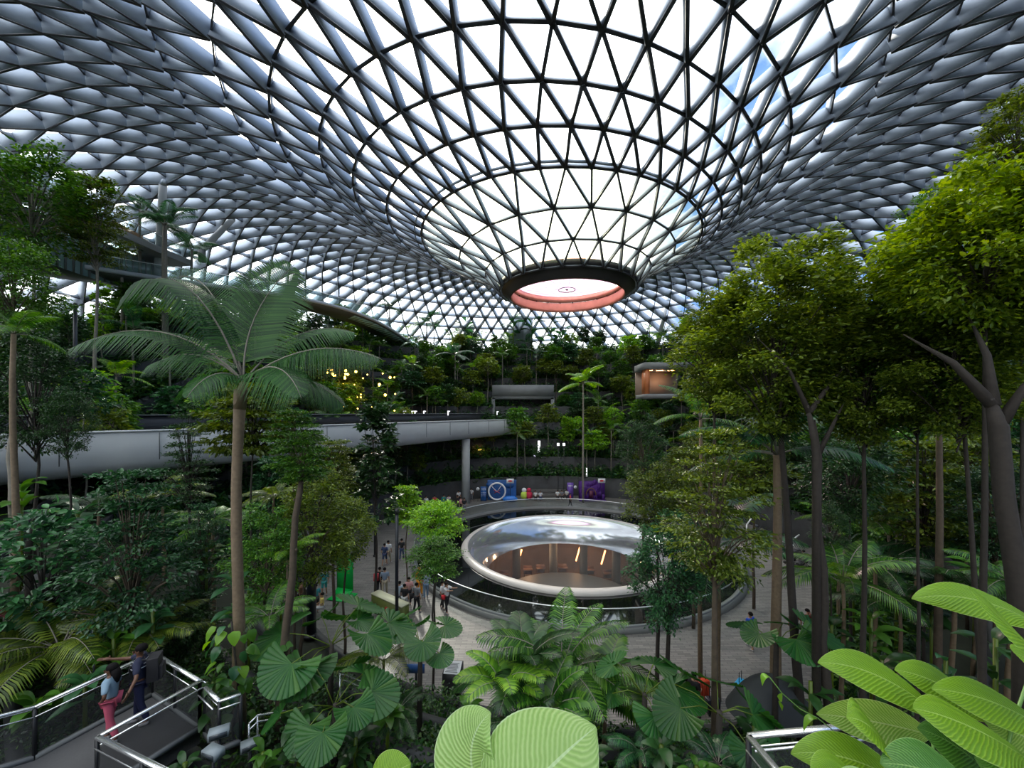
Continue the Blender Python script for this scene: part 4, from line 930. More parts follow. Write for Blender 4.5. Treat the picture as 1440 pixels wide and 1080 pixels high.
def fanpalm(px, D, yc, Rpx, label, n=9, leaf='dark', spreadz=.7, name='fan_palm'):
    x = XD(px, D); gz = ground(x, D); zc = max(gz+.3, CAMZ + (HZ-yc)*D/F); R = Rpx*D/F; root = thing(name, label, 'palm', (x, D, gz)); H = zc-gz
    m = MB(); m.tube([(0,0,-.15),(0,0,H*.5),(.03,0,H)], [.09,.07,.06], 8); m.build('trunk', BARKD, root, smooth=True)
    for k in range(n):
        a = k*2.4 + random.uniform(-.3,.3); el = random.uniform(-.1, .9); q = R*random.uniform(.7, 1.25); p = Vector((q*math.cos(a)*math.cos(el), q*math.sin(a)*math.cos(el), H + q*math.sin(el)*spreadz))
        o = link('fan_leaf', random.choice(FAN), root, p); s = R*random.uniform(.42, .68); o.scale = (s, s, s); o.rotation_euler = (random.uniform(-.3,.3), .55-el*.3, a); setmat(o, FANM)
        m = MB(); m.tube([(0,0,H-.05), p*.5 + Vector((0,0,H*.5+.08)), p], .012, 5); m.build('leaf_stalk', LEAF['olive'], root)
    return root
# ---- rosettes of long strap / oval leaves
def blade(P0, P1, P2, width, m, nu=12, nv=6, prof=.9, fold=.18, pleat=0.0, npl=16, up=Vector((0,0,1)), roll=0.0, curl=0.0, uv=True, pk=.45, mb=None):
    own = mb is None; mb = mb or MB(); P0, P1, P2 = Vector(P0), Vector(P1), Vector(P2); vs = []; uvs = []
    for i in range(nu+1):
        t = i/nu; p = P0*(1-t)**2 + P1*2*t*(1-t) + P2*t*t; d = ((P1-P0)*2*(1-t) + (P2-P1)*2*t).normalized(); s = d.cross(up).normalized(); u = s.cross(d).normalized()
        if roll: s, u = s*math.cos(roll) + u*math.sin(roll), u*math.cos(roll) - s*math.sin(roll)
        w = width*.5*(math.sin(PI*t**(math.log(.5)/math.log(pk)))**prof) if 0 < t < 1 else width*.012
        for j in range(-nv, nv+1):
            q = j/nv; z = abs(q)*fold*w - curl*w*q*q + pleat*math.sin(npl*2*PI*(t - .12*abs(q)))*abs(q)*(1-.25*abs(q)) + .05*w*math.sin(t*9+q*2)*abs(q)
            vs.append(p + s*w*q + u*z - d*abs(q)*w*.0)
            uvs.append((t, q))
    n = 2*nv+1; mb.add(vs, [(i*n+j, i*n+j+1, (i+1)*n+j+1, (i+1)*n+j) for i in range(nu) for j in range(2*nv)])
    if not own: return
    me = mb.mesh('leaf', m, True); ul = me.uv_layers.new(name='uv'); li = np.zeros(len(me.loops), dtype=np.int32); me.loops.foreach_get('vertex_index', li)
    ul.data.foreach_set('uv', np.array(uvs, dtype=np.float32)[li].ravel()); return me
RB = []
for i, (e, L2) in enumerate(((1.2,.9),(.8,1.),(.45,1.),(.15,.95))):
    mb = MB(); blade((0,0,0), (.45*math.cos(e),0,.55*math.sin(e)+.1), (L2*math.cos(e*.6),0,.62*math.sin(e)-.12), .34, None, nu=8, nv=2, mb=mb, pk=.55)
    RB.append(mb.mesh('leaf', LEAF['dark'], True))
def rosette(px, D, yc, Lpx, label, leaf='dark', n=14, name='broadleaf_plant', h=None, wide=1.0, group=None):
    x = XD(px, D); gz = ground(x, D); zc = CAMZ + (HZ-yc)*D/F; zc = max(zc, gz+.1); L = Lpx*D/F; root = thing(name, label, 'plant', (x, D, gz), group=group); H = zc-gz
    m = MB(); m.tube([(0,0,-.15),(0,0,H+.03)], .035+.01*L, 7); m.build('stem', LEAF['olive'], root)
    for k in range(n):
        o = link('leaf', RB[k % 4], root, (0,0,H*(1 - .35*random.random()*(H > 1)))); s = L*random.uniform(.55,.9); o.scale = (s, s*wide, s); o.rotation_euler = (random.uniform(-.2,.2), random.uniform(-.1,.2), k*2.4+random.uniform(-.3,.3)); setmat(o, LEAF[leaf])
    return root

# ---- hero palm, left of centre
HP = (338, 9.5); hx = XD(*HP); hg = ground(hx, 9.5)
hero = thing('king_palm', 'tall feather palm with broad arching fronds in front of the bridge', 'palm', (hx, 9.5, hg))
def L3(px, py, dD): return PX(px, py, 9.5+dD) - Vector((hx, 9.5, hg))
c0 = L3(343, 536, 0)
m = MB(); m.tube([(-.02,0,-.15)] + [L3(334+ (i-3)*.6 + 3*math.sin(i), 1010-i*66, 0) for i in range(1, 8)], [.16,.14,.13,.12,.115,.11,.115,.14], 12); m.build('trunk', BARKR, hero, smooth=True)
m = MB(); m.tube([L3(337,575,0), L3(340,552,0), c0], [.14,.13,.06], 10); m.build('crown_shaft', mat('brown_shaft', (.13,.10,.05), .6), hero, smooth=True)
HM = mat('leaf_palm', (.020,.088,.016), .42, trans=.30, vary=.75, spec=.35)
for i, (c1, e1, LL, dr, vee, n) in enumerate((
    ((262,322,-.5), (168,424,-.9), 1.0, 1.5, .25, 88), ((300,350,.9), (232,398,1.6), 1.0, .9, .1, 70), ((232,420,.2), (96,492,.3), .85, 1.2, .1, 80),
    ((338,440,.2), (414,372,.4), 1.4, .5, .1, 96), ((420,440,1.2), (500,468,2.0), .8, 1.2, .1, 70), ((440,462,-.2), (538,506,-.4), .85, 1.6, .25, 84),
    ((396,486,-.9), (424,560,-1.5), .9, 1.3, .2, 70), ((430,510,.5), (486,572,.7), .75, 1.3, .1, 64), ((270,470,1.0), (205,520,1.5), .8, 1.2, .1, 64), ((300,505,-.9), (262,560,-1.5), .7, 1.2, .15, 50))):
    me = frondmesh(c0, L3(*c1), L3(*e1), LL*1.1, n, dr, .035, HM, .028, seed=i, vee=vee, up=Vector((.25,-1,.15)) if i in (1, 3) else Vector((0,-.35,1))); link('frond', me, hero)
# climbing vine on its trunk
vn = thing('climbing_vine', 'heart-leaved vine climbing the lower trunk of the tall feather palm', 'vine', (hx+.0, 9.25, hg))
m = MB(); m.tube([(0,0,0),(.08,.05,1.5),(-.05,.02,3.0)], .025, 6); m.build('stem', BARKD, vn)
mb = MB(); blade((0,0,0),(.12,0,.02),(.26,0,-.10),.22,None,nu=6,nv=2,mb=mb,pk=.35,prof=.7); VL = mb.mesh('leaf', LEAF['mid'], True)
for k in range(46):
    z = .5+ 2.6*(k/46); a = -PI/2 + random.uniform(-1.9,1.9); o = link('leaf', VL, vn, (.30*math.cos(a)*random.uniform(.5,1.5), .25*math.sin(a), z)); s = random.uniform(.75,1.35); o.scale = (s,s,s); o.rotation_euler = (random.uniform(-.3,.3), random.uniform(.2,.9), a); setmat(o, LEAF[random.choice(('mid','mid','bright','blue'))])

# ---- hand-placed trees of the lower left and middle
T = [ # kind px D yt yb w leaf label extra
 ('roundN', 45, 22, 195, 365, 210, 'mid', 'large broad-crowned tree high in the upper left corner', dict(tr=.16, bark=BARKP)),
 ('tieredN', 135, 24, 240, 380, 110, 'olive', 'airy tree right of the large upper left corner tree', dict(bark=BARKP)),
 ('roundN', 20, 17, 330, 480, 150, 'mid', 'bushy tree at the left edge below the corner tree', {}),
 ('roundN', 50, 14, 440, 650, 150, 'dark', 'dark dense tree in front of the left end of the bridge', dict(tr=.09, bark=BARKD)),
 ('roundN', 95, 13, 540, 650, 80, 'dark', 'small dark-leaved crown overlapping the left bridge panel', dict(bark=BARKD)),
 ('tieredN', 185, 11, 645, 905, 190, 'blue', 'layered glossy-leaved tree left of the tall feather palm', dict(tr=.07)),
 ('broadN', 60, 11, 700, 900, 170, 'blue', 'large-leaved dark tree at the lower left edge', dict(bark=BARKD)),
 ('tieredN', 265, 15, 560, 720, 80, 'dark', 'thin layered tree in front of the bridge left of the tall feather palm', dict(tr=.07, bark=BARKD)),
 ('tieredN', 285, 13, 700, 860, 90, 'blue', 'umbrella-leaved tree close left of the tall feather palm trunk', {}),
 ('tieredN', 355, 15, 540, 640, 170, 'olive', 'flat layered crown below the fronds of the tall feather palm', dict(tr=.06, bark=BARKD)),
 ('tieredN', 415, 14, 575, 640, 100, 'mid', 'small leafy spray in front of the bridge right of the tall palm', dict(tr=.05)),
 ('roundN', 440, 14, 650, 830, 130, 'olive', 'dense small-leaved tree hanging over the left plaza', dict(tr=.07, lean=.5)),
 ('roundN', 485, 16, 690, 800, 90, 'olive', 'grey-green crown above the green screen', dict(tr=.06)),
 ('roundN', 375, 12, 700, 860, 110, 'mid', 'bushy green tree between the two thin trunks left of the crowd', {}),
 ('column', 528, 22, 565, 735, 62, 'dark', 'narrow dark tree in front of the middle of the bridge', dict(tr=.08, bark=BARKD)),
 ('tieredS', 612, 19, 708, 748, 112, 'bright', 'bright flat-layered small tree by the left rim of the pool', dict(tr=.05, bark=BARKD)),
 ('tieredS', 612, 15.5, 757, 805, 100, 'mid', 'dark flat-layered small tree in front of the left rim of the pool', dict(tr=.05, bark=BARKD, lean=.1)),
 ('tiered', 572, 24, 682, 735, 60, 'bright', 'small bright-leaved tree at the back of the left plaza', dict(tr=.05)),
 ('tieredN', 470, 21, 615, 700, 90, 'olive', 'tree with spreading crown below the bridge near the plaza', {}),
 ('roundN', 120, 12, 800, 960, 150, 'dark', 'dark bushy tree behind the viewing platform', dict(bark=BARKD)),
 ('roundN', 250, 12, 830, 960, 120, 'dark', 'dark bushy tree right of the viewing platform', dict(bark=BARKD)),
 # right side
 ('hugeN', 1085, 10.5, 325, 640, 250, 'olive', 'great rounded tree crown filling the middle right against the roof', dict(tr=.14, bark=BARKD, lean=-.9)),
 ('hugeN', 1215, 9.5, 370, 650, 230, 'olive', 'spreading leafy crown between the two great right-hand trees', dict(tr=.09, bark=BARKD)),
 ('hugeN', 1385, 7.0, 235, 480, 360, 'yellow', 'tall yellow-green tree crown at the upper right edge', dict(tr=.10, bark=BARKD)),
 ('tieredN', 1435, 7.5, 120, 300, 170, 'olive', 'airy topmost crown at the upper right corner', dict(tr=.06, bark=BARKD)),
 ('roundN', 1005, 11.5, 395, 590, 150, 'olive', 'left shoulder crown beside the great rounded right crown', dict(tr=.07, bark=BARKD)),
 ('hugeN', 1345, 8.0, 340, 640, 260, 'olive', 'wide crown of the thick-trunked tree at the right edge', dict(tr=.09, bark=BARKD, lean=-.7)),
 ('hugeN', 1290, 9.2, 400, 630, 210, 'mid', 'dense green crown filling the gap left of the thick right-hand trunk', dict(tr=.06, bark=BARKD)),
 ('roundN', 1320, 12, 250, 400, 110, 'mid', 'leafy crown behind the upper right edge tree', {}),
 ('tieredN', 1005, 9, 590, 830, 165, 'olive', 'slim layered tree with olive leaves and brown trunk right of the pool', dict(tr=.10, wob=.02)),
 ('roundN', 905, 26, 580, 690, 80, 'dark', 'dark round tree just beyond the right edge of the pool', {}),
 ('roundN', 940, 13, 700, 900, 125, 'blue', 'glossy dark tree overlapping the right rim of the pool', dict(tr=.10, bark=BARKD)),
 ('roundN', 925, 15, 640, 760, 100, 'olive', 'white-flecked olive tree above the right rim of the pool', dict(bark=BARKD)),
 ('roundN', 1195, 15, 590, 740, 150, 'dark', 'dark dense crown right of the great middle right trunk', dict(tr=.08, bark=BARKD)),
 ('tieredN', 1300, 15, 610, 770, 200, 'olive', 'wide low layered crown in front of the right slope', dict(tr=.08, bark=BARKD)),
 ('tieredN', 1250, 20, 560, 640, 160, 'mid', 'layered green crown on the right slope behind the dark crown', {}),
 ('tieredN', 1360, 18, 580, 680, 150, 'olive', 'layered crown left of the thick right-hand trunk', {}),
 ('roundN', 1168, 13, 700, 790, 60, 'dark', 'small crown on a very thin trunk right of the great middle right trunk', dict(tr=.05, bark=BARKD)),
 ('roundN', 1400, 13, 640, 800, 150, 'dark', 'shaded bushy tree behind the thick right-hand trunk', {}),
 ('tieredN', 1060, 22, 600, 700, 130, 'olive', 'layered tree behind the tall right-hand palm', {}),
 ('roundN', 975, 20, 610, 700, 90, 'olive', 'leafy tree behind the slim layered tree on the right', {}),
]
for kd, px, D, yt, yb, w, lf, lb, kw in T: tree(kd, px, D, yt, yb, w, lf, lb, **kw)
# ---- hand-placed palms
palm(1092, 12, 640, 135, 'tall feather palm in front of the great middle right crown', 'blue', 13, .14)
palm(1010, 15, 770, 105, 'drooping feather palm hanging over the right plaza', 'blue', 10, .09, fine=True)
palm(985, 16, 590, 70, 'feather palm with one pale arching frond right of the shop opening', 'mid', 7, .08)
palm(1185, 12, 820, 90, 'low young palm with arching fronds behind the big bottom right leaves', 'mid', 11, .06, low=True)
palm(1320, 15, 770, 95, 'pale-tipped feather palm left of the thick right-hand trunk', 'blue', 11, .10)
palm(1265, 13, 860, 80, 'dark fern-like palm behind the bottom right leaves', 'dark', 11, .06, low=True)
palm(1370, 14, 860, 90, 'dark low palm at the right edge above the big leaves', 'dark', 11, .06, low=True)
palm(790, 10.5, 950, 125, 'large feather palm in the bottom middle in front of the pool', 'mid', 15, .08)
palm(735, 10, 950, 95, 'upright dark palm left of the large bottom middle palm', 'dark', 12, .07, wide=True)
palm(770, 9, 1000, 80, 'broad-leaflet palm right behind the giant pleated leaves', 'mid', 12, .06, wide=True)
palm(706, 9.3, 965, 75, 'bright green feather palm left of the bottom middle palm', 'bright', 11, .06, low=True, wide=True)
palm(850, 11, 985, 95, 'arching feather palm right of the bottom middle palm', 'mid', 11, .06, low=True, wide=True)
palm(740, 8.5, 1030, 60, 'small dark palm behind the two giant pleated leaves', 'dark', 10, .05, low=True)
palm(900, 8, 1060, 55, 'low fern-leaved palm at the bottom right of the middle', 'blue', 12, .04, low=True)
palm(1010, 7.5, 1075, 55, 'low fern-leaved palm left of the bottom right railing', 'blue', 12, .04, low=True)
palm(85, 10.3, 915, 120, 'tree fern with yellow-green fronds arching over the viewing platform', 'olive', 12, .07, low=True, name='tree_fern')
palm(200, 10.9, 900, 85, 'second arching fern behind the couple on the platform', 'olive', 10, .06, low=True, name='tree_fern')
palm(20, 12, 470, 60, 'feather palm at the left edge below the bushy tree', 'mid', 9, .08)
palm(405, 12, 780, 50, 'bright low fern beside the leaning trunk', 'bright', 9, .04, low=True)
palm(540, 11.5, 930, 70, 'yellow-tipped feather palm left of the blue sign', 'olive', 9, .05, low=True)
palm(560, 9.5, 1000, 48, 'dark rhapis-like palm above the planter wall', 'dark', 12, .05, low=True)
palm(380, 10.5, 870, 60, 'bright feather palm between the leaning trunk and the tall palm', 'mid', 9, .05, low=True)
fanpalm(465, 10, 905, 66, 'large fan palm with round pleated leaves below the green screen', 9)
fanpalm(590, 10.5, 905, 46, 'smaller fan palm with round leaves beside the paving', 7)
fanpalm(905, 9, 975, 62, 'dark fan palm right of the bottom middle palms', 7)
fanpalm(1090, 10, 905, 56, 'fan palm with one upright round leaf on the right', 6)
fanpalm(1010, 8, 1000, 62, 'fan palm with large round leaf behind the slim brown trunk', 6)
fanpalm(470, 8.5, 990, 60, 'shaded fan palm below the large fan palm', 8)
for i, (px, D, yc, L, lf, n, lb) in enumerate((
 (50,9,990,60,'mid',14,'broad-leaved plant at the left edge behind the platform railing'), (120,9,960,60,'blue',14,'broad-leaved plant under the arching tree fern'),
 (300,8.5,960,50,'dark',14,'dark leafy plant just beyond the platform corner'), (420,8.2,1010,56,'dark',14,'glossy dark plant at the foot of the leaning trunk'),
 (500,8.2,1040,50,'dark',14,'dark strap-leaved plant at the bottom left of the giant leaves'), (370,7.6,1060,40,'mid',14,'leafy plant at the bottom edge right of the box spotlights'),
 (430,7.4,1075,45,'dark',14,'low plant at the bottom edge below the fan palm'), (260,7.3,1075,40,'dark',12,'low plant at the bottom edge under the platform railing'),
 (660,8.6,1000,45,'mid',12,'leafy plant behind the left giant pleated leaf'), (930,7.6,1050,55,'dark',14,'dark glossy plant at the bottom right of the middle'),
 (980,7.2,1080,50,'mid',14,'mid green plant at the bottom edge left of the slim trunk'), (1060,9,1010,45,'dark',14,'dark plant at the foot of the round canopy'),
 (830,7.4,1075,55,'dark',14,'dark plant behind the right giant pleated leaf'), (1140,9,960,50,'dark',12,'dark broad plant beside the great middle right trunk'),
 (1240,10,930,55,'dark',14,'shaded broad plant above the big bottom right leaves'), (1400,9,900,60,'dark',14,'shaded broad plant at the right edge'),
 (1330,9.5,930,50,'blue',14,'blue-green plant at the right above the big leaves'), (0,10.5,870,40,'red',14,'wine-red leafy plant at the left edge'),
 (545,9.0,1010,40,'mid',12,'mid green plant beside the planter wall'), (655,8.3,1010,26,'bright',10,'bright small plant in front of the black podium'),
 (215,10.5,860,50,'blue',14,'large-leaved plant behind the tree ferns'), (330,10.3,820,45,'blue',14,'umbrella-leaved plant behind the tall palm trunk'),
 (160,10,900,50,'mid',14,'leafy plant behind the couple on the platform'))): rosette(px, D, yc, L, lb, lf, n)
# slim bare trunks standing free in front
for px0, y0, px1, y1, D, r, bk, lb in (
 (1146,590,1166,1060,9.0,.105,BARKD,'thick dark trunk of the great middle right tree'), (393,1000,424,650,9.6,.10,BARK,'slender brown trunk leaning right beside the large fan palm'),
 (15,600,22,800,13,.13,BARKP,'pale trunk at the left edge below the bridge'),
 (40,740,42,960,11,.11,BARKD,'dark trunk at the left edge in front of the leafy slope')):
    p, q = PX(px0, y0, D), PX(px1, y1, D); a, b = (p, q) if p.z < q.z else (q, p); gz = ground(a.x, D); base = Vector((a.x, D, gz)); tp = thing('bare_trunk', lb, 'tree', base)
    m = MB(); n = 9; m.tube([Vector((0,0,-.2))] + [ (a-base).lerp(b-base, i/n) + Vector((.04*math.sin(i*1.7), .03*math.cos(i*2.1), 0)) for i in range(n+1)], [r*1.15] + [r*(1.1-.45*i/n) for i in range(n)] + [r*.15], 10); m.build('trunk', bk, tp, smooth=True)
    m = MB()
    for k in range(4): u = (a-base).lerp(b-base, .25+.2*k); m.sphere(u + Vector((r*.8*(-1)**k, -r*.3, 0)), r*.35, 6, 4)
    m.build('knot', bk, tp)
    if 'leaning' in lb:
        cm, bm = crown_t('tiered', 8000, .042, 11, None, None, .8)
        for nm_, me_, mt_ in (('crown', cm, LEAF['mid']), ('limbs', bm, bk)):
            o = link(nm_, me_, tp, b-base + Vector((0, 0, -.55))); o.scale = (1.7, 1.7, 1.35); setmat(o, mt_)
# big limbs of the two great right-hand trees
for lb, base, pts in (('thick dark trunk dividing into limbs at the right edge', (1440,900,6.3), (((1428,800,6.3),(1412,700,6.3),(1404,600,6.3),(1392,560,6.3)), ((1396,570,6.3),(1340,510,6.6),(1270,470,7)), ((1396,570,6.3),(1388,500,6.5),(1360,440,6.8)), ((1404,600,6.3),(1440,545,6.2),(1480,500,6)))),
                      ('forked limbs on top of the thick dark trunk at middle right', (1148,640,9.0), (((1146,620,9),(1135,570,9)), ((1138,580,9),(1110,520,9.2),(1060,470,9.6)), ((1138,580,9),(1175,530,9.2),(1200,500,9.2)), ((1150,640,9),(1175,590,8.9),(1190,560,8.9))))):
    b0 = PX(*base); gz = ground(b0.x, base[2]); b0g = Vector((b0.x, base[2], gz)); t_ = thing('forked_tree', lb, 'tree', b0g)
    r = .122 if 'edge' in lb else .085
    for i, P in enumerate(pts):
        Q = [PX(*p)-b0g for p in P]
        if i == 0: Q = [Vector((0,0,-.2)), b0-b0g] + Q
        m = MB(); k = len(Q)
        rr = [r*(1.1-.2*j/k) for j in range(k-1)] + [r*.45] if i == 0 else [r*.78*(1-.93*j/(k-1)) for j in range(k)]
        m.tube(Q, rr, 10); m.build('trunk' if i == 0 else 'limb', BARKD, t_, smooth=True)

# ---- planted terraces: scattered trees, each of them a tree of its own, named by where it stands
def region(px):
    for x, s in ((150,'at the far left'), (330,'above the left bridge end'), (450,'behind the tall feather palm'), (560,'behind the golden fairy lights'), (660,'left of the tall bridge column'), (760,'near the tunnel mouth'), (850,'below the oculus'), (950,'left of the orange-lit shop opening'), (1100,'behind the great right crown'), (1250,'right of the great middle trunk')):
        if px < x: return s
    return 'at the far right'
LV = {1:'lowest',2:'second',3:'third',4:'fourth',5:'fifth',6:'sixth',7:'seventh',8:'eighth',9:'top'}
buckets = {}; spots = []
def try_spot(n_, kinds, gap):
    for _ in range(60):
        r = R0 + (n_-1)*DR + random.uniform(.7, 1.5) if n_ < NL else R0 + (NL-1)*DR + random.uniform(.8, 9)
        a = random.uniform(-.55, PI+.45); x, y = CX + r*math.cos(a), CY + r*math.sin(a)
        if y < 15.5 or abs(x/y) > 1.36: continue
        if any(math.hypot(x-u, y-v) < gap for u, v in spots): continue
        # keep the bridge and its tunnel free
        if min(math.hypot(x-q.x+1.2, y-q.y) for q in path) < 3.6 and n_ <= 4: continue
        if abs(x-1.7) < 5.2 and 52 < y < 62.5: continue
        spots.append((x, y)); return x, y
    return None
for n_ in (1, 2, 3, 4, 5, 6):
    for i in range(11):
        r = R0 + (n_-1)*DR + random.uniform(.6, 1.6); a = math.radians(random.uniform(62, 118)); x, y = CX + r*math.cos(a), CY + r*math.sin(a)
        if any(math.hypot(x-u, y-v) < .9 for u, v in spots) or (abs(x-1.7) < 4.8 and y > 55.5 and y < 62.5): continue
        if min(math.hypot(x-q.x+1.2, y-q.y) for q in path) < 2.6 and n_ > 3: continue
        spots.append((x, y)); kd = random.choice(('tieredF','roundF','shrub','palm','low')); buckets.setdefault((kd, n_, region(720 + x*F/y)), []).append((720 + x*F/y, x, y))
for n_ in range(1, NL+1):
    cnt = 40 if n_ < NL else 64
    for i in range(cnt):
        s_ = try_spot(n_, None, 1.25)
        if not s_: continue
        x, y = s_; px = 720 + x*F/y; kd = random.choices(('tieredF','roundF','palm','column','shrub'), (4,3,4,1.0,1.2))[0]
        buckets.setdefault((kd, n_, region(px)), []).append((px, x, y))
KN = {'tieredF':('slim_tree','slim layered tree'), 'roundF':('slim_tree','round-crowned tree'), 'palm':('palm','slender palm'), 'column':('slim_tree','narrow upright tree'), 'shrub':('broadleaf_plant','broad-leaved shrub'), 'low':('slim_tree','low bushy tree')}
ORD = ['leftmost','second from left','third from left','fourth from left','fifth from left','sixth from left','seventh from left','eighth from left']
for (kd, n_, rg), L in buckets.items():
    L.sort()
    for i, (px, x, y) in enumerate(L):
        nm, ds = KN[kd]; lvl = LV[n_] + ' terrace'
        lb = f'{ds} on the {lvl} {rg}' + ('' if len(L) == 1 else (f', {ORD[min(i,7)]}'))
        gz = ground(x, y); f = y/F; zr = (HZ - (gz-CAMZ)/1*0)
        hh = random.uniform(2.0, 3.0) if kd == 'low' else random.uniform(4.5, 8.0) if n_ < NL else random.uniform(3.0, 6.0)
        Y = lambda z: HZ - (z-CAMZ)*F/y
        lf = random.choice(('dark','blue','mid','mid','olive','olive','bright'))
        grp = 'trees planted along the terraces'
        if kd == 'palm': palm(px, y, Y(gz+hh*.8), random.uniform(1.7,2.5)*F/y, lb, random.choice(('blue','mid','mid','bright')), 9, .07, BARKP, grp, fine=False)
        elif kd == 'shrub': rosette(px, y, Y(gz+.8), 1.5*F/y, lb, lf, 12, group=grp, name='broadleaf_shrub')
        else:
            w = {'tieredF':3.6,'roundF':3.2,'column':1.9,'low':2.8}[kd]*random.uniform(.85,1.2); ch = {'tieredF':2.4,'roundF':2.6,'column':4.0,'low':2.0}[kd]*random.uniform(.8,1.2)
            tree('roundF' if kd == 'low' else kd, px, y, Y(gz+hh), Y(max(gz+.6, gz+hh-ch)), w*F/y, lf, lb, grp, tr=.07, bark=random.choice((BARKP, BARKP, BARK)), name=nm)
# named landmarks on the far slope
for px, D, yc, L, lb, kw in ((232,33,318,46,'stout palm standing in front of the thick white tube at upper left', dict(nf=14,tr=.22)), (197,34,298,26,'small palm left of the stout palm at upper left', {}), (172,33,352,26,'short palm at the left end of the high walkway', {}), (270,37,352,30,'dark palm right of the stout palm at upper left', {}),
                 (548,62,432,20,'palm silhouetted above the curved footbridge', {}), (600,66,455,24,'palm on the terrace right of the footbridge end', {}), (820,48,540,34,'bright palm on the slope above the right part of the pool', dict(leaf='bright')), (640,58,500,30,'tall palm on the slope above the middle of the bridge', {})):
    kw = dict(kw); palm(px, D, yc, L, lb, kw.get('leaf','blue'), kw.get('nf',11), kw.get('tr',.12), BARKP, fine=True)
for k, (px, D) in enumerate(((722,70),(748,69),(775,68),(790,70),(655,71))):
    rosette(px, D, (448,455,458,470,452)[k], 34, ('giant paddle-leaved plant in front of the left side of the grey tower','giant paddle-leaved plant at the right side of the grey tower','banana-like plant right of the grey tower','lower banana-like plant farther right of the grey tower','paddle-leaved plant well left of the grey tower')[k], 'blue', 10, name='banana_plant', wide=.9)

# ---- undergrowth nobody could count, hanging over every terrace edge
def undergrow(name, label, n, size, asp, leafm, seed, hmax, near=False, up=.5, bed=0):
    g = np.random.default_rng(seed); P = np.zeros((0, 3))
    while len(P) < n:
        k = n*3
        if near:
            x = g.uniform(-14, 12, k); y = g.uniform(2.5, 14.5, k)
        else:
            r = R0 + g.uniform(0, 1, k)**.9*(NL*DR+5); a = g.uniform(-.5, PI+.45, k); x = CX + r*np.cos(a); y = CY + r*np.sin(a)
        if bed:
            x = g.uniform(6, 36, k) if bed > 0 else g.uniform(-32, -5, k); y = g.uniform(9, 36, k)
        r = np.hypot(x-CX, y-CY)
        lev = np.where(r < R0, 0, np.minimum(NL, ((r-R0)/DR).astype(int)+1))
        ok = (y > 2) & (np.abs(x) < y*1.45+1) & ((lev > 0) if not bed else (r < 20.2) & (r > 13.6) & ((x > y*.83) if bed > 0 else (x < -y*.60)))
        # clumps
        cl = (np.sin(x*1.3+seed)+np.sin(y*1.7-seed*2)+np.sin((x+y)*.9)) > g.uniform(-3.0, 0.7, k)
        ok &= cl; ok &= (~((x < -4.9) & (y < 9.2) & (y > 3.5) & (x > -11.4) & (x - (-6.7 + (y-8.27)*.47) < .3) & (y < 9.2 + (x+8.6)*.95*(x < -8.6)))) if near else True
        x, y, lev = x[ok], y[ok], lev[ok]
        dx, dy = x-CX, y-CY; nn = np.array([-4.8,-32.3])/math.hypot(4.8,32.3); ang = np.degrees(np.arccos(np.clip((dx*nn[0]+dy*nn[1])/np.hypot(dx,dy), -1, 1)))
        u = np.clip((ang-48)/55, 0, 1); u = u*u*(3-2*u); z = np.minimum(lev*DZ*(.44+.56*u), capz(x, y))
        hgt = hmax*(.55+.45*np.sin(x*2.1)*np.cos(y*1.9))
        P = np.concatenate([P, np.stack([x, y, z + g.uniform(0, 1, len(x))**.8*hgt - .1], 1)])
    P = np.array(P[:n]); D = g.normal(0, 1, (n, 3))*np.array([1,1,.5]) + np.array([0,0,up*.4]); Nn = np.array([0,0,1.]) + g.normal(0,.5,(n,3)); L = size*g.uniform(.5,1.3,n)
    V, Q = leafverts(P, D, Nn, L, L*asp); o = link(name, leafmesh(name, V, Q, leafm)); return tag(o, label, 'undergrowth', kind='stuff')
undergrow('undergrowth', 'dark small-leaved undergrowth covering the planted terraces', 120000, .42, .5, LEAF['dark'], 1, 2.3)
undergrow('undergrowth', 'mid green undergrowth mixed through the planted terraces', 90000, .40, .42, LEAF['mid'], 2, 1.9)
undergrow('undergrowth', 'blue-green long-leaved undergrowth on the planted terraces', 80000, .62, .2, LEAF['blue'], 3, 2.2)
undergrow('undergrowth', 'dark leafy undergrowth around the viewing platforms in the foreground', 46000, .13, .5, LEAF['dark'], 4, .8, near=True)
undergrow('undergrowth', 'mid green leafy undergrowth in the foreground beds', 26000, .15, .45, LEAF['mid'], 5, .75, near=True)

undergrow('undergrowth', 'dense dark leafy bed filling the plaza edge on the right', 26000, .30, .42, LEAF['dark'], 7, 1.7, bed=1)
undergrow('undergrowth', 'mid green leafy bed at the right edge of the plaza', 16000, .34, .3, LEAF['mid'], 8, 1.9, bed=1)
for i, (px, D, yc, L, lf, lb) in enumerate(((1215,16,745,70,'mid','feather palm in the right bed just beyond the slim dark trunks'), (1180,20,735,50,'bright','small bright palm at the back of the right bed'), (1290,19,700,60,'mid','feather palm deep in the right bed'),
   (1400,17,720,80,'dark','shaded palm in the right bed near the thick trunk'), (1340,12,830,80,'dark','dark feather palm low in the right bed'), (1230,13.5,800,70,'dark','dark feather palm in the middle of the right bed'), (1420,11,820,70,'mid','feather palm at the right edge of the right bed'),
   (300,16,740,60,'mid','feather palm in the left bed behind the tall palm trunk'), (230,18,700,55,'olive','reddish-tipped palm under the bridge at the left'), (140,17,720,60,'dark','dark palm in the left bed under the bridge'), (385,20,700,40,'olive','small palm under the bridge right of the tall palm'))):
    palm(px, D, yc, L, lb, lf, 11, .07, low=True)
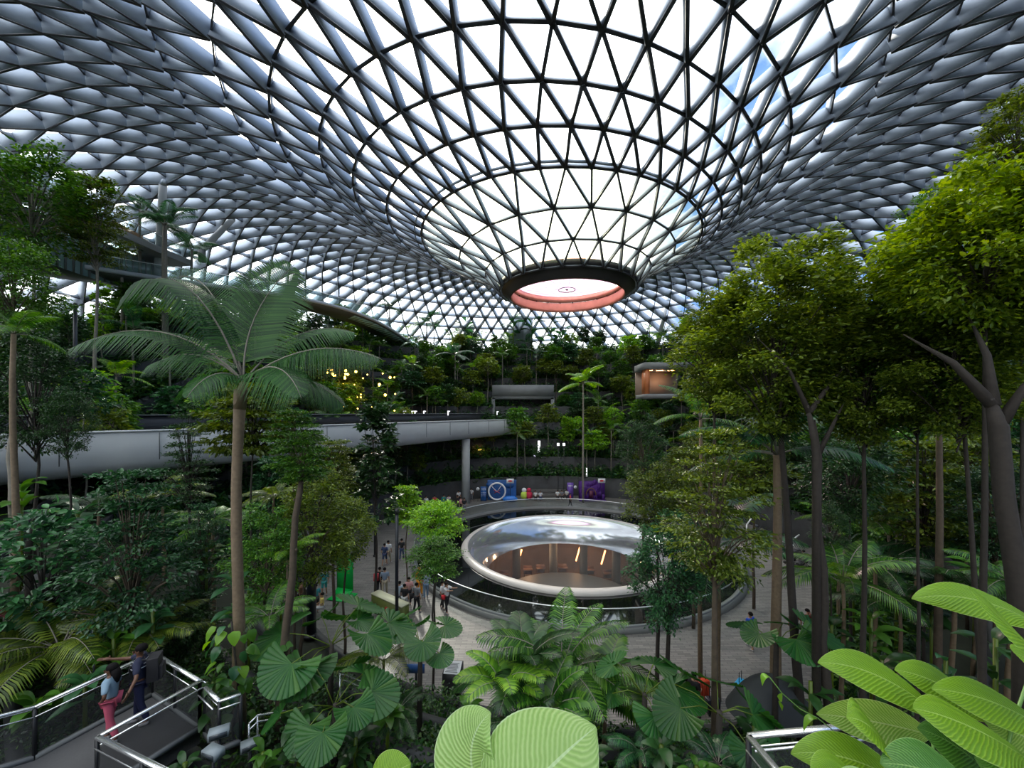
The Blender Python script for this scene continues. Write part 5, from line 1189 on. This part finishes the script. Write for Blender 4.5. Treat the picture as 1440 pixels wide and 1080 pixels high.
for i, (px, D, yc, L, lf, lb) in enumerate(((1170,12,880,50,'dark','leafy plant at the foot of the thick dark trunk'), (1260,15,790,50,'blue','broad-leaved plant in the middle of the right bed'), (1310,13,860,55,'dark','dark broad-leaved plant behind the ginger leaves'), (1380,12,800,60,'mid','broad-leaved plant left of the right edge trunk'), (1200,18,770,40,'mid','leafy plant at the plaza side of the right bed'), (1370,16,750,50,'blue','blue-green broad plant deep in the right bed'), (1225,11,870,50,'mid','leafy plant in front of the dark feather palm'),
   (350,13,830,50,'mid','leafy plant just right of the tall palm trunk'), (395,15,800,45,'dark','dark plant at the edge of the left plaza'), (110,14,720,60,'blue','large-leaved plant under the bridge at the left'), (200,14,760,50,'mid','leafy plant in the middle of the left bed'), (30,13,690,55,'mid','pale leafy plant under the bridge at the left edge'), (290,13,770,45,'mid','umbrella-leaved plant beside the layered tree'))):
    rosette(px, D, yc, L, lb, lf, 14)
# ---------------------------------------------------------------- the giant pleated leaves close to the camera
def veinmat(name, c1, c2, cm, freq, sharp=1.6, tr=.35):
    m = bpy.data.materials.new(name); m.use_nodes = True; t = m.node_tree; b = t.nodes['Principled BSDF']; uv = N(t, 'ShaderNodeUVMap'); uv.uv_map = 'uv'
    sp = N(t, 'ShaderNodeSeparateXYZ'); t.links.new(uv.outputs[0], sp.inputs[0]); aq = M('ABSOLUTE', sp.outputs[1], 0.0, t=t)
    nz = N(t, 'ShaderNodeTexNoise'); nz.inputs['Scale'].default_value = 3.0; t.links.new(uv.outputs[0], nz.inputs['Vector'])
    ph = M('MULTIPLY', M('SUBTRACT', sp.outputs[0], M('MULTIPLY', aq, .22, t=t), t=t), freq, t=t); ph = M('ADD', ph, M('MULTIPLY', nz.outputs[0], 7.0, t=t), t=t)
    w = M('POWER', M('MULTIPLY_ADD', M('SINE', ph, 0.0, t=t), .5, .5, t=t), sharp, t=t)
    w = M('MULTIPLY', w, M('MULTIPLY_ADD', nz.outputs[0], 1.6, .1, t=t), clamp=True, t=t)
    mx = N(t, 'ShaderNodeMix', data_type='RGBA'); t.links.new(w, mx.inputs[0]); mx.inputs[6].default_value = (*c1, 1); mx.inputs[7].default_value = (*c2, 1)
    mid = M('LESS_THAN', aq, .028, t=t); m2 = N(t, 'ShaderNodeMix', data_type='RGBA'); t.links.new(mid, m2.inputs[0]); t.links.new(mx.outputs[2], m2.inputs[6]); m2.inputs[7].default_value = (*cm, 1)
    edge = M('GREATER_THAN', aq, .975, t=t); m3 = N(t, 'ShaderNodeMix', data_type='RGBA'); t.links.new(edge, m3.inputs[0]); t.links.new(m2.outputs[2], m3.inputs[6]); m3.inputs[7].default_value = (*cm, 1)
    t.links.new(m3.outputs[2], b.inputs['Base Color']); b.inputs['Roughness'].default_value = .36
    bp = N(t, 'ShaderNodeBump'); bp.inputs['Strength'].default_value = .35; bp.inputs['Distance'].default_value = .01; t.links.new(w, bp.inputs['Height']); t.links.new(bp.outputs[0], b.inputs['Normal'])
    tl = N(t, 'ShaderNodeBsdfTranslucent'); t.links.new(m3.outputs[2], tl.inputs[0]); ms = N(t, 'ShaderNodeMixShader'); ms.inputs[0].default_value = tr
    t.links.new(b.outputs[0], ms.inputs[1]); t.links.new(tl.outputs[0], ms.inputs[2]); t.links.new(ms.outputs[0], t.nodes['Material Output'].inputs[0]); return m
VA = veinmat('pleated_leaf', (.28,.48,.12), (.43,.62,.22), (.50,.68,.34), 170, 1.3, .4)
VB = veinmat('ginger_leaf', (.15,.31,.012), (.27,.46,.03), (.36,.54,.12), 170, 2.0, .4)
VC = veinmat('ginger_leaf_pale', (.20,.38,.04), (.42,.58,.14), (.50,.62,.25), 180, 1.6, .45)
VD = veinmat('ginger_leaf_deep', (.05,.16,.018), (.13,.30,.05), (.22,.38,.10), 180, 2.0, .3)
def plant(name, label, base, leaves, stemm):
    bx = Vector(base); p = thing(name, label, 'plant', bx)
    for (a, b_, c, D3, w, m_, roll, curl) in leaves:
        sh = 24; A, B, Cc = PX(a[0], a[1]+sh, D3[0])-bx, PX(b_[0], b_[1]+sh, D3[1])-bx, PX(c[0], c[1]+sh, D3[2])-bx
        Wd = w*D3[1]/F; me = blade(A, B, Cc, Wd, m_, nu=64, nv=10, prof=.8, fold=.10, pleat=Wd*.008, npl=26, roll=roll, curl=curl, pk=.47, up=Vector((0,-.55,1)).normalized()); lo = link('leaf', me, p)
        m = MB(); g0 = Vector((0,0,0)); m.tube([g0, g0.lerp(A, .6) + Vector((0,.02,.03)), A], [.010,.008,.006], 6); m.build('leaf_stalk', stemm, lo, smooth=True)
    return p
ST = mat('green_stalk', (.13,.26,.05), .4)
gb = lambda x, y: (x, y, ground(x, y))
plant('giant_leaf_plant', 'plant with giant pale pleated leaves at the bottom centre', (-.08, 1.35, 8.7), [
 ((680,1110),(640,1020),(690,978),(1.75,1.72,1.75), 112, VA, .25, .15),
 ((668,1185),(745,1072),(838,998),(1.5,1.5,1.55), 190, VA, .0, .25),
 ((520,1100),(548,1062),(578,1050),(1.7,1.7,1.72), 62, VB, -.3, .2),
 ((600,1110),(598,1078),(628,1064),(1.8,1.8,1.82), 40, VC, .3, .2)], ST)
R = [((1470,860),(1370,800),(1282,818),(2.1,2.1,2.15), 52, VB, .2, .3), ((1530,960),(1440,880),(1362,800),(1.8,1.8,1.9), 92, VB, -.2, .2),
 ((1325,985),(1230,905),(1150,908),(2.0,1.95,2.0), 62, VB, .1, .2), ((1400,990),(1320,925),(1258,918),(2.05,2.05,2.1), 58, VB, .1, .2),
 ((1310,1010),(1220,985),(1148,980),(2.15,2.15,2.2), 52, VC, .5, -.2), ((1262,1062),(1235,985),(1190,985),(1.7,1.65,1.7), 96, VB, -.35, .1),
 ((1455,1050),(1360,985),(1284,972),(1.75,1.7,1.75), 84, VB, -.1, .3), ((1480,1010),(1400,950),(1310,945),(1.9,1.9,1.95), 62, VB, .1, .3),
 ((1420,1100),(1360,1020),(1290,1000),(1.8,1.8,1.85), 66, VD, .2, .2), ((1280,1085),(1190,1025),(1112,1036),(1.75,1.75,1.8), 60, VB, .3, .2),
 ((1170,1120),(1130,1065),(1078,1075),(1.55,1.55,1.6), 52, VC, -.2, .3), ((1225,1110),(1190,1050),(1140,1058),(1.5,1.5,1.5), 60, VB, .1, .5),
 ((1400,1130),(1320,1045),(1238,1050),(1.5,1.5,1.55), 84, VD, .2, .3), ((1500,930),(1450,905),(1424,892),(1.7,1.7,1.7), 50, VB, 0, .2),
 ((1500,1120),(1430,1060),(1370,1040),(1.6,1.6,1.7), 90, VD, .0, .3), ((1250,1090),(1215,1072),(1170,1078),(1.35,1.35,1.35), 40, VA, .1, .3),
 ((1480,1040),(1430,1000),(1380,985),(1.95,1.95,2.0), 60, VC, .3, .3)]
plant('ginger_plant', 'ginger-like plant with many long bright green leaves at the bottom right', (2.0, 1.7, 8.9), R, ST)
vp = thing('hanging_vine', 'thin vine with three small leaves dangling left of the bottom right leaves', 'vine', PX(1150,1010,3.0))
q = lambda a, b: PX(a, b, 3.0) - PX(1150, 1010, 3.0)
m = MB(); m.tube([q(1175,1030), q(1150,1010), q(1125,997), q(1100,975), q(1082,952)], .004, 5); m.build('stem', ST, vp)
for (a, b_, c) in (((1150,1012),(1135,1000),(1130,1030)), ((1100,975),(1094,985),(1100,1000)), ((1082,952),(1072,945),(1072,965))):
    mb = MB(); blade(q(*a), q(*b_), q(*c), .06, None, nu=8, nv=2, mb=mb); mb.build('leaf', LEAF['bright'], vp, smooth=True)
